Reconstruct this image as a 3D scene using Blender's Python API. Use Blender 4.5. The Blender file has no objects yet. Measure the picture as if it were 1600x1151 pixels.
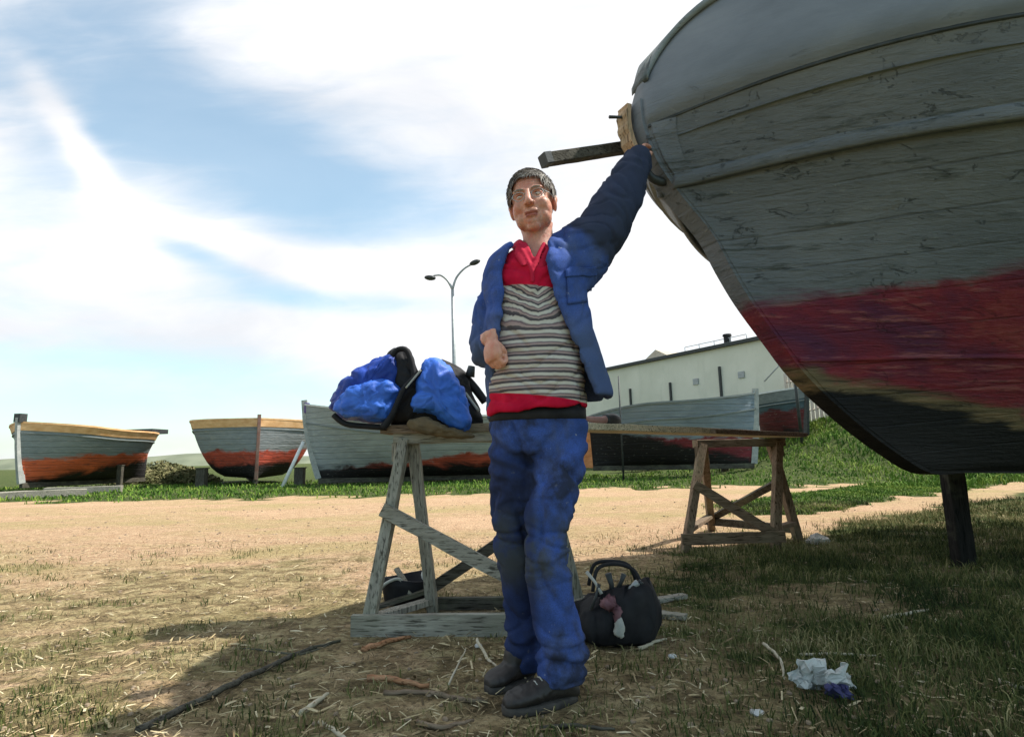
import bpy, bmesh, math, random
from mathutils import Vector as V, Matrix, noise
R = math.radians
random.seed(7)
sc = bpy.context.scene
COL = sc.collection
# ------------------------------------------------------------------ camera
W, H, LENS, CAMH = 1600, 1151, 20.0, 0.74
F = W*LENS/36
pitch = math.atan((715-575.5)/F); roll = R(1.2)
fw = V((0, math.cos(pitch), math.sin(pitch))); up0 = V((0, -math.sin(pitch), math.cos(pitch))); rt0 = V((1, 0, 0))
rt = rt0*math.cos(roll)-up0*math.sin(roll); up = up0*math.cos(roll)+rt0*math.sin(roll)
def ray(x, y): return fw+rt*((x-800)/F)+up*((575.5-y)/F)
def P(x, y, D):
    d = ray(x, y); k = D/d.y
    return V((d.x*k, D, CAMH+d.z*k))
def G(x, y, z=0.0):
    d = ray(x, y); k = (z-CAMH)/d.z
    return V((d.x*k, d.y*k, z))
cd = bpy.data.cameras.new('camera'); cam = bpy.data.objects.new('camera', cd); COL.objects.link(cam)
cam.matrix_world = Matrix.Translation((0, 0, CAMH)) @ Matrix((rt, up, -fw)).transposed().to_4x4()
cd.lens = LENS; cd.sensor_width = 36; cd.clip_end = 3000; cd.clip_start = 0.05
sc.camera = cam
# ------------------------------------------------------------------ materials
def nt(m): return m.node_tree.nodes, m.node_tree.links
def new_mat(name, rough=.7, spec=.3, metal=0):
    m = bpy.data.materials.new(name); m.use_nodes = True
    b = m.node_tree.nodes['Principled BSDF']
    b.inputs['Roughness'].default_value = rough; b.inputs['Specular IOR Level'].default_value = spec
    b.inputs['Metallic'].default_value = metal
    return m, b
def tex(m, scale, stretch=(1, 1, 1), detail=6, rough=.6, kind='noise', coord='Object', dist=0):
    N, L = nt(m)
    tc = N.new('ShaderNodeTexCoord'); mp = N.new('ShaderNodeMapping')
    mp.inputs['Scale'].default_value = stretch
    L.new(tc.outputs[coord], mp.inputs['Vector'])
    if kind == 'noise':
        t = N.new('ShaderNodeTexNoise'); t.inputs['Detail'].default_value = detail
        t.inputs['Roughness'].default_value = rough; t.inputs['Distortion'].default_value = dist
        o = t.outputs['Fac']
    elif kind == 'voronoi':
        t = N.new('ShaderNodeTexVoronoi'); o = t.outputs['Distance']
    t.inputs['Scale'].default_value = scale
    L.new(mp.outputs['Vector'], t.inputs['Vector'])
    return o
def ramp(m, src, stops, const=False):
    N, L = nt(m)
    r = N.new('ShaderNodeValToRGB'); e = r.color_ramp.elements
    if const: r.color_ramp.interpolation = 'CONSTANT'
    while len(e) < len(stops): e.new(.5)
    for k, (p, c) in enumerate(stops):
        e[k].position = p
        if not hasattr(c, '__len__'): c = (c, c, c)
        e[k].color = (*c, 1)
    L.new(src, r.inputs[0]); return r.outputs[0]
def mix(m, fac, a, b, mode='MIX'):
    N, L = nt(m)
    x = N.new('ShaderNodeMix'); x.data_type = 'RGBA'; x.blend_type = mode
    for s, v in ((0, fac), (6, a), (7, b)):
        if hasattr(v, 'is_linked'): L.new(v, x.inputs[s])
        elif s == 0: x.inputs[0].default_value = v
        else: x.inputs[s].default_value = (*v, 1)
    return x.outputs[2]
def mth(m, op, a, b=None, c=None):
    N, L = nt(m)
    x = N.new('ShaderNodeMath'); x.operation = op
    for i, v in enumerate((a, b, c)):
        if v is None: continue
        if hasattr(v, 'is_linked'): L.new(v, x.inputs[i])
        else: x.inputs[i].default_value = v
    return x.outputs[0]
def smooth(m, v, a, b, lo=0, hi=1):
    N, L = nt(m)
    x = N.new('ShaderNodeMapRange'); x.interpolation_type = 'SMOOTHSTEP'
    L.new(v, x.inputs[0])
    for i, q in ((1, a), (2, b), (3, lo), (4, hi)): x.inputs[i].default_value = q
    return x.outputs[0]
def xyz(m, coord='Object'):
    N, L = nt(m)
    tc = N.new('ShaderNodeTexCoord'); s = N.new('ShaderNodeSeparateXYZ'); L.new(tc.outputs[coord], s.inputs[0])
    return s.outputs[0], s.outputs[1], s.outputs[2]
def attr(m, name):
    N, L = nt(m)
    a = N.new('ShaderNodeAttribute'); a.attribute_name = name; return a
def finish(m, b, col, bump=None, bs=.3, bd=.01):
    N, L = nt(m)
    if hasattr(col, 'is_linked'): L.new(col, b.inputs['Base Color'])
    else: b.inputs['Base Color'].default_value = (*col, 1)
    if bump is not None:
        u = N.new('ShaderNodeBump'); u.inputs['Strength'].default_value = bs; u.inputs['Distance'].default_value = bd
        L.new(bump, u.inputs['Height']); L.new(u.outputs[0], b.inputs['Normal'])
    return m
def mottled(name, c1, c2, scale=8, rough=.75, stretch=(1, 1, 1), bs=.3, bd=.005, c3=None, spec=.25, metal=0):
    m, b = new_mat(name, rough, spec, metal)
    n = tex(m, scale, stretch); f = tex(m, scale*6, stretch)
    c = ramp(m, n, [(.3, c1), (.7, c2)])
    if c3: c = mix(m, ramp(m, f, [(.55, 0), (.7, 1)]), c, c3)
    return finish(m, b, c, mth(m, 'ADD', n, mth(m, 'MULTIPLY', f, .5)), bs, bd)
M = {}
def wood(name, c1, c2, ax=0, rough=.85):
    st = [14, 14, 14]; st[ax] = 1.2
    m, b = new_mat(name, rough, .15)
    n = tex(m, 3, st, 8, .65, dist=.4); g = tex(m, 9, st, 4); k = tex(m, 4)
    c = ramp(m, n, [(.3, c1), (.65, c2)])
    c = mix(m, ramp(m, g, [(.35, 1), (.48, 0)]), c, [x*.35 for x in c1])
    c = mix(m, ramp(m, k, [(.5, 0), (.75, .5)]), c, (.18, .19, .12))
    return finish(m, b, c, mth(m, 'ADD', n, g), .7, .004)
for i, ax in enumerate('xyz'):
    M['wood_'+ax] = wood('weathered_wood_'+ax, (.19, .175, .14), (.36, .34, .28), i)
    M['brown_'+ax] = wood('brown_wood_'+ax, (.12, .085, .055), (.25, .185, .13), i)
    M['dark_'+ax] = wood('dark_wood_'+ax, (.04, .035, .025), (.11, .1, .08), i)
M['pale_wood'] = wood('pale_wood', (.5, .4, .25), (.68, .58, .42), 0)
M['tan_wood'] = wood('tan_wood', (.34, .22, .13), (.56, .4, .26), 2)
M['black'] = mottled('black_cloth', (.006, .006, .008), (.02, .02, .022), 12, .7)
M['blue_nylon'] = mottled('blue_nylon', (.02, .085, .42), (.045, .18, .7), 7, .55, bs=.6, bd=.012, spec=.4)
M['deep_blue'] = mottled('deep_blue_nylon', (.008, .025, .16), (.015, .06, .36), 9, .5, bs=.5, bd=.01)
M['webbing'] = mottled('pale_webbing', (.3, .31, .28), (.45, .45, .4), 30, .8)
M['metal'] = mottled('grey_metal', (.25, .27, .27), (.4, .42, .42), 10, .5, metal=.4)
M['dark_metal'] = mottled('dark_metal', (.03, .035, .035), (.07, .075, .075), 15, .5, metal=.3)
M['grey_paint'] = mottled('grey_paint', (.14, .165, .165), (.21, .235, .23), 5, .6, (1, 1, 3), c3=(.1, .11, .1))
M['white_paint'] = mottled('white_paint', (.5, .52, .5), (.7, .71, .68), 8, .6)
M['orange_paint'] = mottled('orange_paint', (.5, .16, .05), (.75, .32, .13), 4, .6, (1, 1, 2))
M['ochre_paint'] = mottled('ochre_paint', (.55, .3, .12), (.78, .5, .26), 4, .6, (1, 1, 2))
M['skin'] = None
# ------------------------------------------------------------------ object helpers
def tag(o, label=None, cat=None, group=None, kind=None):
    if label: o['label'] = label
    if cat: o['category'] = cat
    if group: o['group'] = group
    if kind: o['kind'] = kind
    return o
def thing(name, loc, label, cat, group=None, rotz=0):
    o = bpy.data.objects.new(name, None); COL.objects.link(o); o.location = loc; o.rotation_euler = (0, 0, rotz)
    o.empty_display_size = .1
    return tag(o, label, cat, group)
def wloc(p):
    v = V((0, 0, 0))
    while p: v = v+V(p.location); p = p.parent
    return v
def mobj(name, vs, fs, mat, parent=None, world=True, smooth_=True, mats=None, mi=None, loc=None):
    """link vertices and faces as one mesh; world=True: vs are world coords (parent unrotated)"""
    off = V((0, 0, 0))
    if world and parent: off = wloc(parent)
    if loc is not None: off = V(loc)
    me = bpy.data.meshes.new(name)
    me.from_pydata([tuple(V(v)-off) for v in vs], [], fs)
    for m in (mats or [mat]): me.materials.append(m)
    if mi: me.polygons.foreach_set('material_index', mi)
    if smooth_: me.polygons.foreach_set('use_smooth', [True]*len(me.polygons))
    me.update()
    o = bpy.data.objects.new(name, me); COL.objects.link(o)
    if parent: o.parent = parent
    if loc is not None: o.location = loc
    return o
class MB:
    def __init__(s): s.v = []; s.f = []
    def add(s, v, f):
        n = len(s.v); s.v += [V(q) for q in v]; s.f += [tuple(i+n for i in q) for q in f]; return s
    def beam(s, p, q, w, h, upv=(0, 0, 1), jit=.0015, seg=6, ch=.06):
        s.flat = True
        p, q = V(p), V(q); d = (q-p).normalized(); u = V(upv); sx = d.cross(u)
        if sx.length < 1e-3: sx = d.cross(V((0, 1, 0)))
        sx.normalize(); uz = sx.cross(d).normalized()
        c = ch; prof = [(-1, -1+2*c), (-1+2*c*h/w if w else 0, -1), (1-2*c*h/w, -1), (1, -1+2*c), (1, 1-2*c), (1-2*c*h/w, 1), (-1+2*c*h/w, 1), (-1, 1-2*c)]
        vs = []; fs = []
        for i in range(seg+1):
            b = p.lerp(q, i/seg)
            for a, e in prof:
                vs.append(b+sx*(a*w/2+random.uniform(-jit, jit))+uz*(e*h/2+random.uniform(-jit, jit)))
        for i in range(seg):
            for k in range(8): fs.append((i*8+k, i*8+(k+1) % 8, i*8+8+(k+1) % 8, i*8+8+k))
        fs.append(tuple(range(7, -1, -1))); fs.append(tuple(seg*8+k for k in range(8)))
        return s.add(vs, fs)
    def tube(s, pts, rad, n=10, cap=True, flat=1.0, upv=(0, 0, 1), sub=1):
        pts = [V(p) for p in pts]
        if not hasattr(rad, '__len__'): rad = [rad]*len(pts)
        if sub > 1: pts, rad = spl(pts, rad, sub)
        vs = []; fs = []
        pu = V(upv)
        for i, p in enumerate(pts):
            d = (pts[min(i+1, len(pts)-1)]-pts[max(i-1, 0)]).normalized()
            sx = d.cross(pu)
            if sx.length < .05: sx = d.cross(V((.3, 1, .1)))
            sx.normalize(); uz = sx.cross(d).normalized(); pu = uz
            for k in range(n):
                a = 2*math.pi*k/n
                vs.append(p+sx*math.cos(a)*rad[i]+uz*math.sin(a)*rad[i]*flat)
        m = len(pts)
        for i in range(m-1):
            for k in range(n): fs.append((i*n+k, i*n+(k+1) % n, (i+1)*n+(k+1) % n, (i+1)*n+k))
        if cap:
            fs.append(tuple(range(n-1, -1, -1))); fs.append(tuple((m-1)*n+k for k in range(n)))
        return s.add(vs, fs)
    def ell(s, c, r, n=16, m=10, mat=None):
        c = V(c); vs = []; fs = []
        for i in range(1, m):
            th = math.pi*i/m
            for k in range(n):
                a = 2*math.pi*k/n
                q = V((r[0]*math.sin(th)*math.cos(a), r[1]*math.sin(th)*math.sin(a), r[2]*math.cos(th)))
                if mat is not None: q = mat @ q
                vs.append(c+q)
        t = V((0, 0, r[2])); b = V((0, 0, -r[2]))
        if mat is not None: t = mat @ t; b = mat @ b
        vs += [c+t, c+b]; T = len(vs)-2
        for i in range(m-2):
            for k in range(n): fs.append((i*n+k, (i+1)*n+k, (i+1)*n+(k+1) % n, i*n+(k+1) % n))
        for k in range(n):
            fs.append((T, k, (k+1) % n)); fs.append((T+1, (m-2)*n+(k+1) % n, (m-2)*n+k))
        return s.add(vs, fs)
    def rings(s, rs, cap=True, closed=True):
        n = len(rs[0]); vs = [q for r in rs for q in r]; fs = []
        for i in range(len(rs)-1):
            for k in range(n if closed else n-1): fs.append((i*n+k, i*n+(k+1) % n, (i+1)*n+(k+1) % n, (i+1)*n+k))
        if cap: fs.append(tuple(range(n-1, -1, -1))); fs.append(tuple((len(rs)-1)*n+k for k in range(n)))
        return s.add(vs, fs)
    def box(s, lo, hi):
        x0, y0, z0 = lo; x1, y1, z1 = hi
        return s.add([(x0, y0, z0), (x1, y0, z0), (x1, y1, z0), (x0, y1, z0), (x0, y0, z1), (x1, y0, z1), (x1, y1, z1), (x0, y1, z1)],
                     [(0, 3, 2, 1), (4, 5, 6, 7), (0, 1, 5, 4), (1, 2, 6, 5), (2, 3, 7, 6), (3, 0, 4, 7)])
    def xf(s, mtx): s.v = [mtx @ q for q in s.v]; return s
    def obj(s, name, mat, parent=None, **k):
        if getattr(s, 'flat', False): k['smooth_'] = False
        return mobj(name, s.v, s.f, mat, parent, **k)
def spl(pts, rad, sub):
    P2, R2 = [], []
    n = len(pts)
    for i in range(n-1):
        a, b, c, d = pts[max(i-1, 0)], pts[i], pts[i+1], pts[min(i+2, n-1)]
        for j in range(sub):
            t = j/sub
            P2.append(.5*((2*b)+(c-a)*t+(2*a-5*b+4*c-d)*t*t+(3*b-3*c+d-a)*t**3))
            ra, rb, rc, rd = rad[max(i-1, 0)], rad[i], rad[i+1], rad[min(i+2, n-1)]
            R2.append(.5*((2*rb)+(rc-ra)*t+(2*ra-5*rb+4*rc-rd)*t*t+(3*rb-3*rc+rd-ra)*t**3))
    P2.append(pts[-1]); R2.append(rad[-1]); return P2, R2
def remesh(mb, vox, sm=4, solid=None):
    """union of all pieces as one continuous surface: returns verts, faces"""
    me = bpy.data.meshes.new('tmp'); me.from_pydata([tuple(q) for q in mb.v], [], mb.f); me.update()
    o = bpy.data.objects.new('tmp', me); COL.objects.link(o)
    if solid:
        q = o.modifiers.new('s', 'SOLIDIFY'); q.thickness = solid; q.offset = 0
    q = o.modifiers.new('r', 'REMESH'); q.mode = 'VOXEL'; q.voxel_size = vox
    if sm: q = o.modifiers.new('m', 'SMOOTH'); q.iterations = sm; q.factor = .5
    dg = bpy.context.evaluated_depsgraph_get(); e = o.evaluated_get(dg); m2 = e.to_mesh()
    vs = [V(v.co) for v in m2.vertices]; fs = [tuple(p.vertices) for p in m2.polygons]
    ns = [V(v.normal) for v in m2.vertices]
    e.to_mesh_clear(); bpy.data.objects.remove(o); bpy.data.meshes.remove(me)
    return vs, fs, ns
def fbm(p, s, o=3): return noise.fractal(V(p)*s, .6, 2.1, o)
def wrinkle(vs, ns, amp, sc_, stretch=(1, 1, 1)):
    out = []
    for v, n in zip(vs, ns):
        q = V((v.x*stretch[0], v.y*stretch[1], v.z*stretch[2]))
        w = V((fbm(q+V((3, 1, 7)), sc_*.6), fbm(q+V((9, 4, 1)), sc_*.6), 0))*.05
        h = 1-abs(noise.noise((q+w)*sc_))*2.2
        out.append(v+n*amp*(h-.4))
    return out
# ------------------------------------------------------------------ world
SUN_EL, SUN_AZ = 54.0, 7.0       # azimuth: degrees from +X towards +Y
w = bpy.data.worlds.new('World'); sc.world = w; w.use_nodes = True
N = w.node_tree.nodes; L = w.node_tree.links
class WM: node_tree = w.node_tree
sky = N.new('ShaderNodeTexSky'); sky.sky_type = 'NISHITA'; sky.sun_disc = False
sky.sun_elevation = R(SUN_EL); sky.sun_rotation = R(90-SUN_AZ); sky.air_density = 1.0; sky.dust_density = 1.2
bg = N['Background']; bg.inputs[1].default_value = .085
dx, dy, dz = xyz(WM, 'Generated')
dyc = mth(WM, 'MAXIMUM', dy, .08)
U = mth(WM, 'DIVIDE', dx, dyc); Vv = mth(WM, 'DIVIDE', dz, dyc)
cmb = N.new('ShaderNodeCombineXYZ'); L.new(U, cmb.inputs[0]); L.new(Vv, cmb.inputs[1])
def wn(scale, stretch, rot, detail=7, rough=.55, dist=.6, off=0):
    mp = N.new('ShaderNodeMapping'); mp.inputs['Scale'].default_value = stretch; mp.inputs['Rotation'].default_value = (0, 0, rot)
    mp.inputs['Location'].default_value = (off, off, off)
    L.new(cmb.outputs[0], mp.inputs[0]); t = N.new('ShaderNodeTexNoise'); t.inputs['Scale'].default_value = scale
    t.inputs['Detail'].default_value = detail; t.inputs['Roughness'].default_value = rough; t.inputs['Distortion'].default_value = dist
    L.new(mp.outputs[0], t.inputs['Vector']); return t.outputs['Fac']
def blob(px, py, sx, sy, ang, amp=1):
    d = ray(px, py); u0, v0 = d.x/d.y, d.z/d.y
    du = mth(WM, 'SUBTRACT', U, u0); dv = mth(WM, 'SUBTRACT', Vv, v0)
    ca, sa = math.cos(R(ang)), math.sin(R(ang))
    a = mth(WM, 'MULTIPLY_ADD', du, ca/sx*F, mth(WM, 'MULTIPLY', dv, sa/sx*F))
    b = mth(WM, 'MULTIPLY_ADD', du, -sa/sy*F, mth(WM, 'MULTIPLY', dv, ca/sy*F))
    r2 = mth(WM, 'ADD', mth(WM, 'MULTIPLY', a, a), mth(WM, 'MULTIPLY', b, b))
    return mth(WM, 'MULTIPLY', mth(WM, 'POWER', 2.718, mth(WM, 'MULTIPLY', r2, -1)), amp)
blue = None
for a in [(60, 40, 260, 90, 10, .75), (330, 210, 330, 110, -12, .95), (230, 130, 130, 120, -50, .5), (560, 330, 210, 70, -5, .7), (60, 300, 90, 110, -60, .45), (330, 405, 150, 30, -22, .85),
          (520, 470, 220, 22, -4, .55), (120, 560, 330, 26, -3, .42), (160, 660, 420, 60, 0, .95), (600, 610, 250, 22, -3, .35), (1030, 520, 120, 60, 10, .18)]:
    q = blob(*a); blue = q if blue is None else mth(WM, 'ADD', blue, q)
for a in [(130, 240, 190, 26, -55, -.85), (330, 372, 170, 24, -18, -.7), (600, 415, 220, 28, -2, -.6)]:
    blue = mth(WM, 'ADD', blue, blob(*a))
n1 = wn(2.2, (1, 3.2, 1), R(12)); n2 = wn(6, (1, 4, 1), R(-20), off=4)
blue = mth(WM, 'ADD', blue, mth(WM, 'MULTIPLY', mth(WM, 'SUBTRACT', n1, .5), 1.1))
blue = mth(WM, 'ADD', blue, mth(WM, 'MULTIPLY', mth(WM, 'SUBTRACT', n2, .5), .5))
fac = smooth(WM, blue, -.15, 1.0, 0, .78)
fac = mth(WM, 'MULTIPLY', fac, smooth(WM, dy, .1, .3)); fac = mth(WM, 'MAXIMUM', fac, smooth(WM, dy, .15, -.4, 0, .75))
cw = ramp(WM, wn(1.6, (1, 2, 1), .3, off=9), [(.35, (7.2, 7.4, 7.8)), (.62, (9.3, 9.2, 9.3))])
skc = mix(WM, 1.0, sky.outputs[0], (1.75, 2.15, 1.9), 'MULTIPLY')
col = mix(WM, fac, cw, skc)
L.new(col, bg.inputs[0])
sd = bpy.data.lights.new('sun', 'SUN'); sun = bpy.data.objects.new('sun', sd); COL.objects.link(sun)
sd.energy = 5.0; sd.angle = R(.6); sd.color = (1, .95, .87)
ca = math.cos(R(SUN_EL))
sv = V((ca*math.cos(R(SUN_AZ)), ca*math.sin(R(SUN_AZ)), math.sin(R(SUN_EL))))
sun.rotation_euler = sv.to_track_quat('Z', 'Y').to_euler(); sun.location = (0, 0, 30)
# ------------------------------------------------------------------ ground
def sstep(a, b, x):
    t = max(0, min(1, (x-a)/(b-a))); return t*t*(3-2*t)
def edge_y(x): return 4.35+(x-.9)*.73          # near edge of the track on the right
def gz(x, y):
    z = fbm((x, y, 0), 1.3, 3)*.012*min(1, y/2 if y > 0 else 0)
    if abs(x) < 40 and y < 60:
        b = math.exp(-(((x-12.5)/4.0)**2))*sstep(13, 20, y)*1.9       # grass bank on the right
        b += sstep(14, 24, x)*sstep(12, 20, y)*1.0
        z += b*(1+.12*fbm((x, y, 5), .8))
    return z
def lines(segs):
    out = []
    for a, b, st in segs:
        n = max(1, round((b-a)/st)); out += [a+(b-a)*i/n for i in range(n)]
    return out+[segs[-1][1]]
xs = lines([(-900, -100, 100), (-100, -30, 7), (-30, -8, .5), (-8, -2.5, .12), (-2.5, 2.8, .045), (2.8, 9, .12), (9, 30, .5), (30, 100, 7), (100, 900, 100)])
ys = lines([(-60, -2, 10), (-2, 1.1, .6), (1.1, 4, .045), (4, 9, .1), (9, 25, .4), (25, 80, 5), (80, 1800, 120)])
def zones(x, y):
    """returns (green, dirt) amounts"""
    n = fbm((x, y, 2), .9, 4); n2 = fbm((x, y*1.6, 8), 2.6, 4)
    strip = sstep(12.6, 13.8, y+n*1.5+(.8 if x < 0 else 0))
    e = edge_y(x)+n*.5
    nearR = sstep(.1, 1.2, x+n*.5)*(1-sstep(-.5, .15, y-e))
    far_strip = sstep(2.2, 3.4, x)*sstep(.7, 1.0, y-e)*(1-sstep(2.2, 2.9, y-e-.12*x+n*.6))
    pat = .42*sstep(.12, .5, n2+n*.4)*(1-sstep(4.6, 6.5, y))
    green = max(strip, nearR*(.5+.55*sstep(-.35, .3, n2))*(1-.8*math.exp(-((x-1.5)/.55)**2-((y-3.0)/.35)**2)), far_strip*.95, pat)
    dirt = sstep(3.0, 5.2, y+n*1.3)*(1-strip)*(1-nearR)*(1-far_strip)
    dirt = max(dirt, .55*sstep(.0, .5, -n2+n*.3)*(1-nearR)*(1-strip))
    return min(1, green), min(1, dirt)
vs = []; ga = []
for y in ys:
    for x in xs:
        vs.append((x, y, gz(x, y))); g, d = zones(x, y) if y < 60 and abs(x) < 60 else (.7, 0)
        ga += [g, d, 0, 1]
nx = len(xs)
fs = [(j*nx+i, j*nx+i+1, (j+1)*nx+i+1, (j+1)*nx+i) for j in range(len(ys)-1) for i in range(nx-1)]
m, b = new_mat('ground', .95, .1)
a = attr(m, 'zone'); sp = m.node_tree.nodes.new('ShaderNodeSeparateColor'); m.node_tree.links.new(a.outputs['Color'], sp.inputs[0])
n_big = tex(m, 1.1, detail=8); n_mid = tex(m, 7, (1, 1.5, 1), detail=8, rough=.7); n_fine = tex(m, 45, detail=5, rough=.75)
straw = ramp(m, n_mid, [(.3, (.08, .06, .03)), (.46, (.25, .185, .095)), (.56, (.41, .33, .17)), (.72, (.56, .47, .27))])
dirtc = ramp(m, n_mid, [(.25, (.32, .2, .11)), (.42, (.46, .3, .18)), (.6, (.57, .4, .25)), (.75, (.66, .51, .35))])
greenc = ramp(m, n_mid, [(.3, (.018, .028, .01)), (.5, (.05, .075, .02)), (.72, (.17, .2, .055))])  # green ground darkened too, adding shade by colour around the hull
wob = mth(m, 'MULTIPLY', mth(m, 'SUBTRACT', n_mid, .5), 1.1)
stk = tex(m, 1.0, (.4, .8, 1), 8, .65, dist=.5)
dirtc = mix(m, ramp(m, stk, [(.46, 0), (.62, .65)]), dirtc, (.36, .31, .13)); dirtc = mix(m, ramp(m, stk, [(.3, .6), (.42, 0)]), dirtc, (.62, .42, .27))
straw = mix(m, ramp(m, stk, [(.4, .6), (.52, 0)]), straw, (.2, .17, .07))
c = mix(m, smooth(m, mth(m, 'ADD', sp.outputs[1], wob), .25, .75), straw, dirtc)
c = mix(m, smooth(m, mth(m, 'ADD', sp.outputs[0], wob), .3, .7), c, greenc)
c = mix(m, ramp(m, n_fine, [(.36, .75), (.5, 0)]), c, (.05, .04, .025))
c = mix(m, ramp(m, n_fine, [(.6, 0), (.72, .5)]), c, (.6, .5, .33))
finish(m, b, c, mth(m, 'ADD', n_mid, n_fine), 1.0, .03)
g = mobj('ground', vs, fs, m); tag(g, kind='structure')
at = g.data.color_attributes.new('zone', 'FLOAT_COLOR', 'POINT'); at.data.foreach_set('color', ga)
# ------------------------------------------------------------------ grass and straw (stuff)
def blade_mat(name, cols, rough=.8):
    m, b = new_mat(name, rough, .15)
    a = attr(m, 'tint')
    c = ramp(m, a.outputs['Fac'], cols)
    b.inputs['Subsurface Weight'].default_value = 0
    return finish(m, b, c)
def scatter_blades(name, n, rnd, hgt, wid, lean, mat, label, maxtry=6):
    vs = []; fs = []; tint = []
    k = 0
    while k < n:
        x, y, dens = rnd()
        if random.random() > dens: continue
        k += 1
        g0 = gz(x, y); h = hgt(x, y)*random.uniform(.5, 1.3); wv = wid*random.uniform(.6, 1.3)*(1+y*.12)
        a = random.uniform(0, 6.283); bx, by = math.cos(a), math.sin(a)
        la = random.uniform(0, 6.283); lf = lean*random.uniform(.3, 1.4)*h; lx, ly = math.cos(la)*lf, math.sin(la)*lf
        i = len(vs)
        vs += [(x-bx*wv, y-by*wv, g0-.005), (x+bx*wv, y+by*wv, g0-.005), (x+lx*.4+bx*wv*.7, y+ly*.4+by*wv*.7, g0+h*.6), (x+lx*.4-bx*wv*.7, y+ly*.4-by*wv*.7, g0+h*.6), (x+lx, y+ly, g0+h*max(.25, 1-lean*.3))]
        fs += [(i, i+1, i+2, i+3), (i+3, i+2, i+4)]
        t = min(1, max(0, .5+.5*fbm((x, y, 3), 1.2)+random.uniform(-.3, .3))); tint += [t, t, t, 1]*5
    o = mobj(name, vs, fs, mat, smooth_=False)
    at = o.data.color_attributes.new('tint', 'FLOAT_COLOR', 'POINT'); at.data.foreach_set('color', tint)
    return tag(o, label, 'grass', kind='stuff')
gm = blade_mat('grass_blade', [(0, (.014, .025, .008)), (.35, (.045, .065, .018)), (.6, (.11, .12, .035)), (.85, (.3, .26, .12)), (1, (.42, .36, .2))])  # near blades coloured darker to deepen the boat's shade
gm2 = blade_mat('bright_grass_blade', [(0, (.035, .085, .012)), (.5, (.1, .19, .025)), (1, (.26, .32, .06))])
sm_ = blade_mat('straw_blade', [(0, (.09, .065, .035)), (.4, (.24, .17, .09)), (.8, (.45, .36, .2)), (1, (.62, .54, .36))])
def near_rnd():
    y = 1.3+7.2*random.random()**1.7; x = random.uniform(-.95, .95)*(y+.5)
    gq, d = zones(x, y)
    return x, y, gq**1.5
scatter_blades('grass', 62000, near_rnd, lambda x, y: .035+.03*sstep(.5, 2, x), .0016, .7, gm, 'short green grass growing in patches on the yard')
def far_rnd():
    y = random.uniform(11.5, 22); x = random.uniform(-.95, .95)*y
    if random.random() < .3: x = random.uniform(8, 16)
    gq, d = zones(x, y)
    return x, y, gq**2
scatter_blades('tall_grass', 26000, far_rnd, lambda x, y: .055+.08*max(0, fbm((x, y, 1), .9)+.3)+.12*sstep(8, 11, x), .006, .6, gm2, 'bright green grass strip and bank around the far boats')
def track_rnd():
    x = random.uniform(1.5, 9); y = edge_y(x)+random.uniform(.3, 3.2)
    gq, d = zones(x, y)
    return x, y, gq**2
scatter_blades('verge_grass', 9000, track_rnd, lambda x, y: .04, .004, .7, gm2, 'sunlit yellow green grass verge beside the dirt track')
def straw_rnd():
    y = 1.3+4.5*random.random()**1.6; x = random.uniform(-.95, .95)*(y+.5)
    gq, d = zones(x, y)
    return x, y, .35+.65*(1-gq)
vs = []; fs = []; tint = []
for k in range(17000):
    while True:
        x, y, dn = straw_rnd()
        if random.random() < dn: break
    g0 = gz(x, y)+random.uniform(.001, .012); l = random.uniform(.008, .05); a = random.uniform(0, 6.283); wv = random.uniform(.0007, .0025)
    if random.random() < .12: l *= 1.3; wv *= 2.0
    dx_, dy_ = math.cos(a)*l, math.sin(a)*l; nx_, ny_ = -math.sin(a)*wv, math.cos(a)*wv; hz = random.uniform(-.008, .015)
    i = len(vs); vs += [(x-nx_, y-ny_, g0), (x+nx_, y+ny_, g0), (x+dx_+nx_, y+dy_+ny_, g0+hz), (x+dx_-nx_, y+dy_-ny_, g0+hz), (x+dx_*.5, y+dy_*.5, g0+hz*.5+wv)]
    fs += [(i, i+1, i+4), (i+1, i+2, i+4), (i+2, i+3, i+4), (i+3, i, i+4)]
    t = random.random()**1.3; tint += [t, t, t, 1]*5
o = mobj('straw_litter', vs, fs, sm_, smooth_=False)
at = o.data.color_attributes.new('tint', 'FLOAT_COLOR', 'POINT'); at.data.foreach_set('color', tint)
tag(o, 'dry straw and wood chips littering the ground', 'straw', kind='stuff')
# clods and pebbles
vs = MB()
for k in range(1100):
    y = 1.5+9*random.random()**1.8; x = random.uniform(-.95, .95)*(y+.3)
    r = random.uniform(.002, .0085)*(1+y*.1)
    mt = Matrix.Rotation(random.uniform(0, 3), 3, 'Z')
    vs.ell((x, y, gz(x, y)+r*.2), (r*1.4, r, r*.7), 6, 4, mt)
tag(vs.obj('pebbles', mottled('pebble', (.14, .1, .065), (.36, .28, .19), 3), smooth_=False), 'small clods and pebbles scattered over the yard', 'pebbles', kind='stuff')
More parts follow.
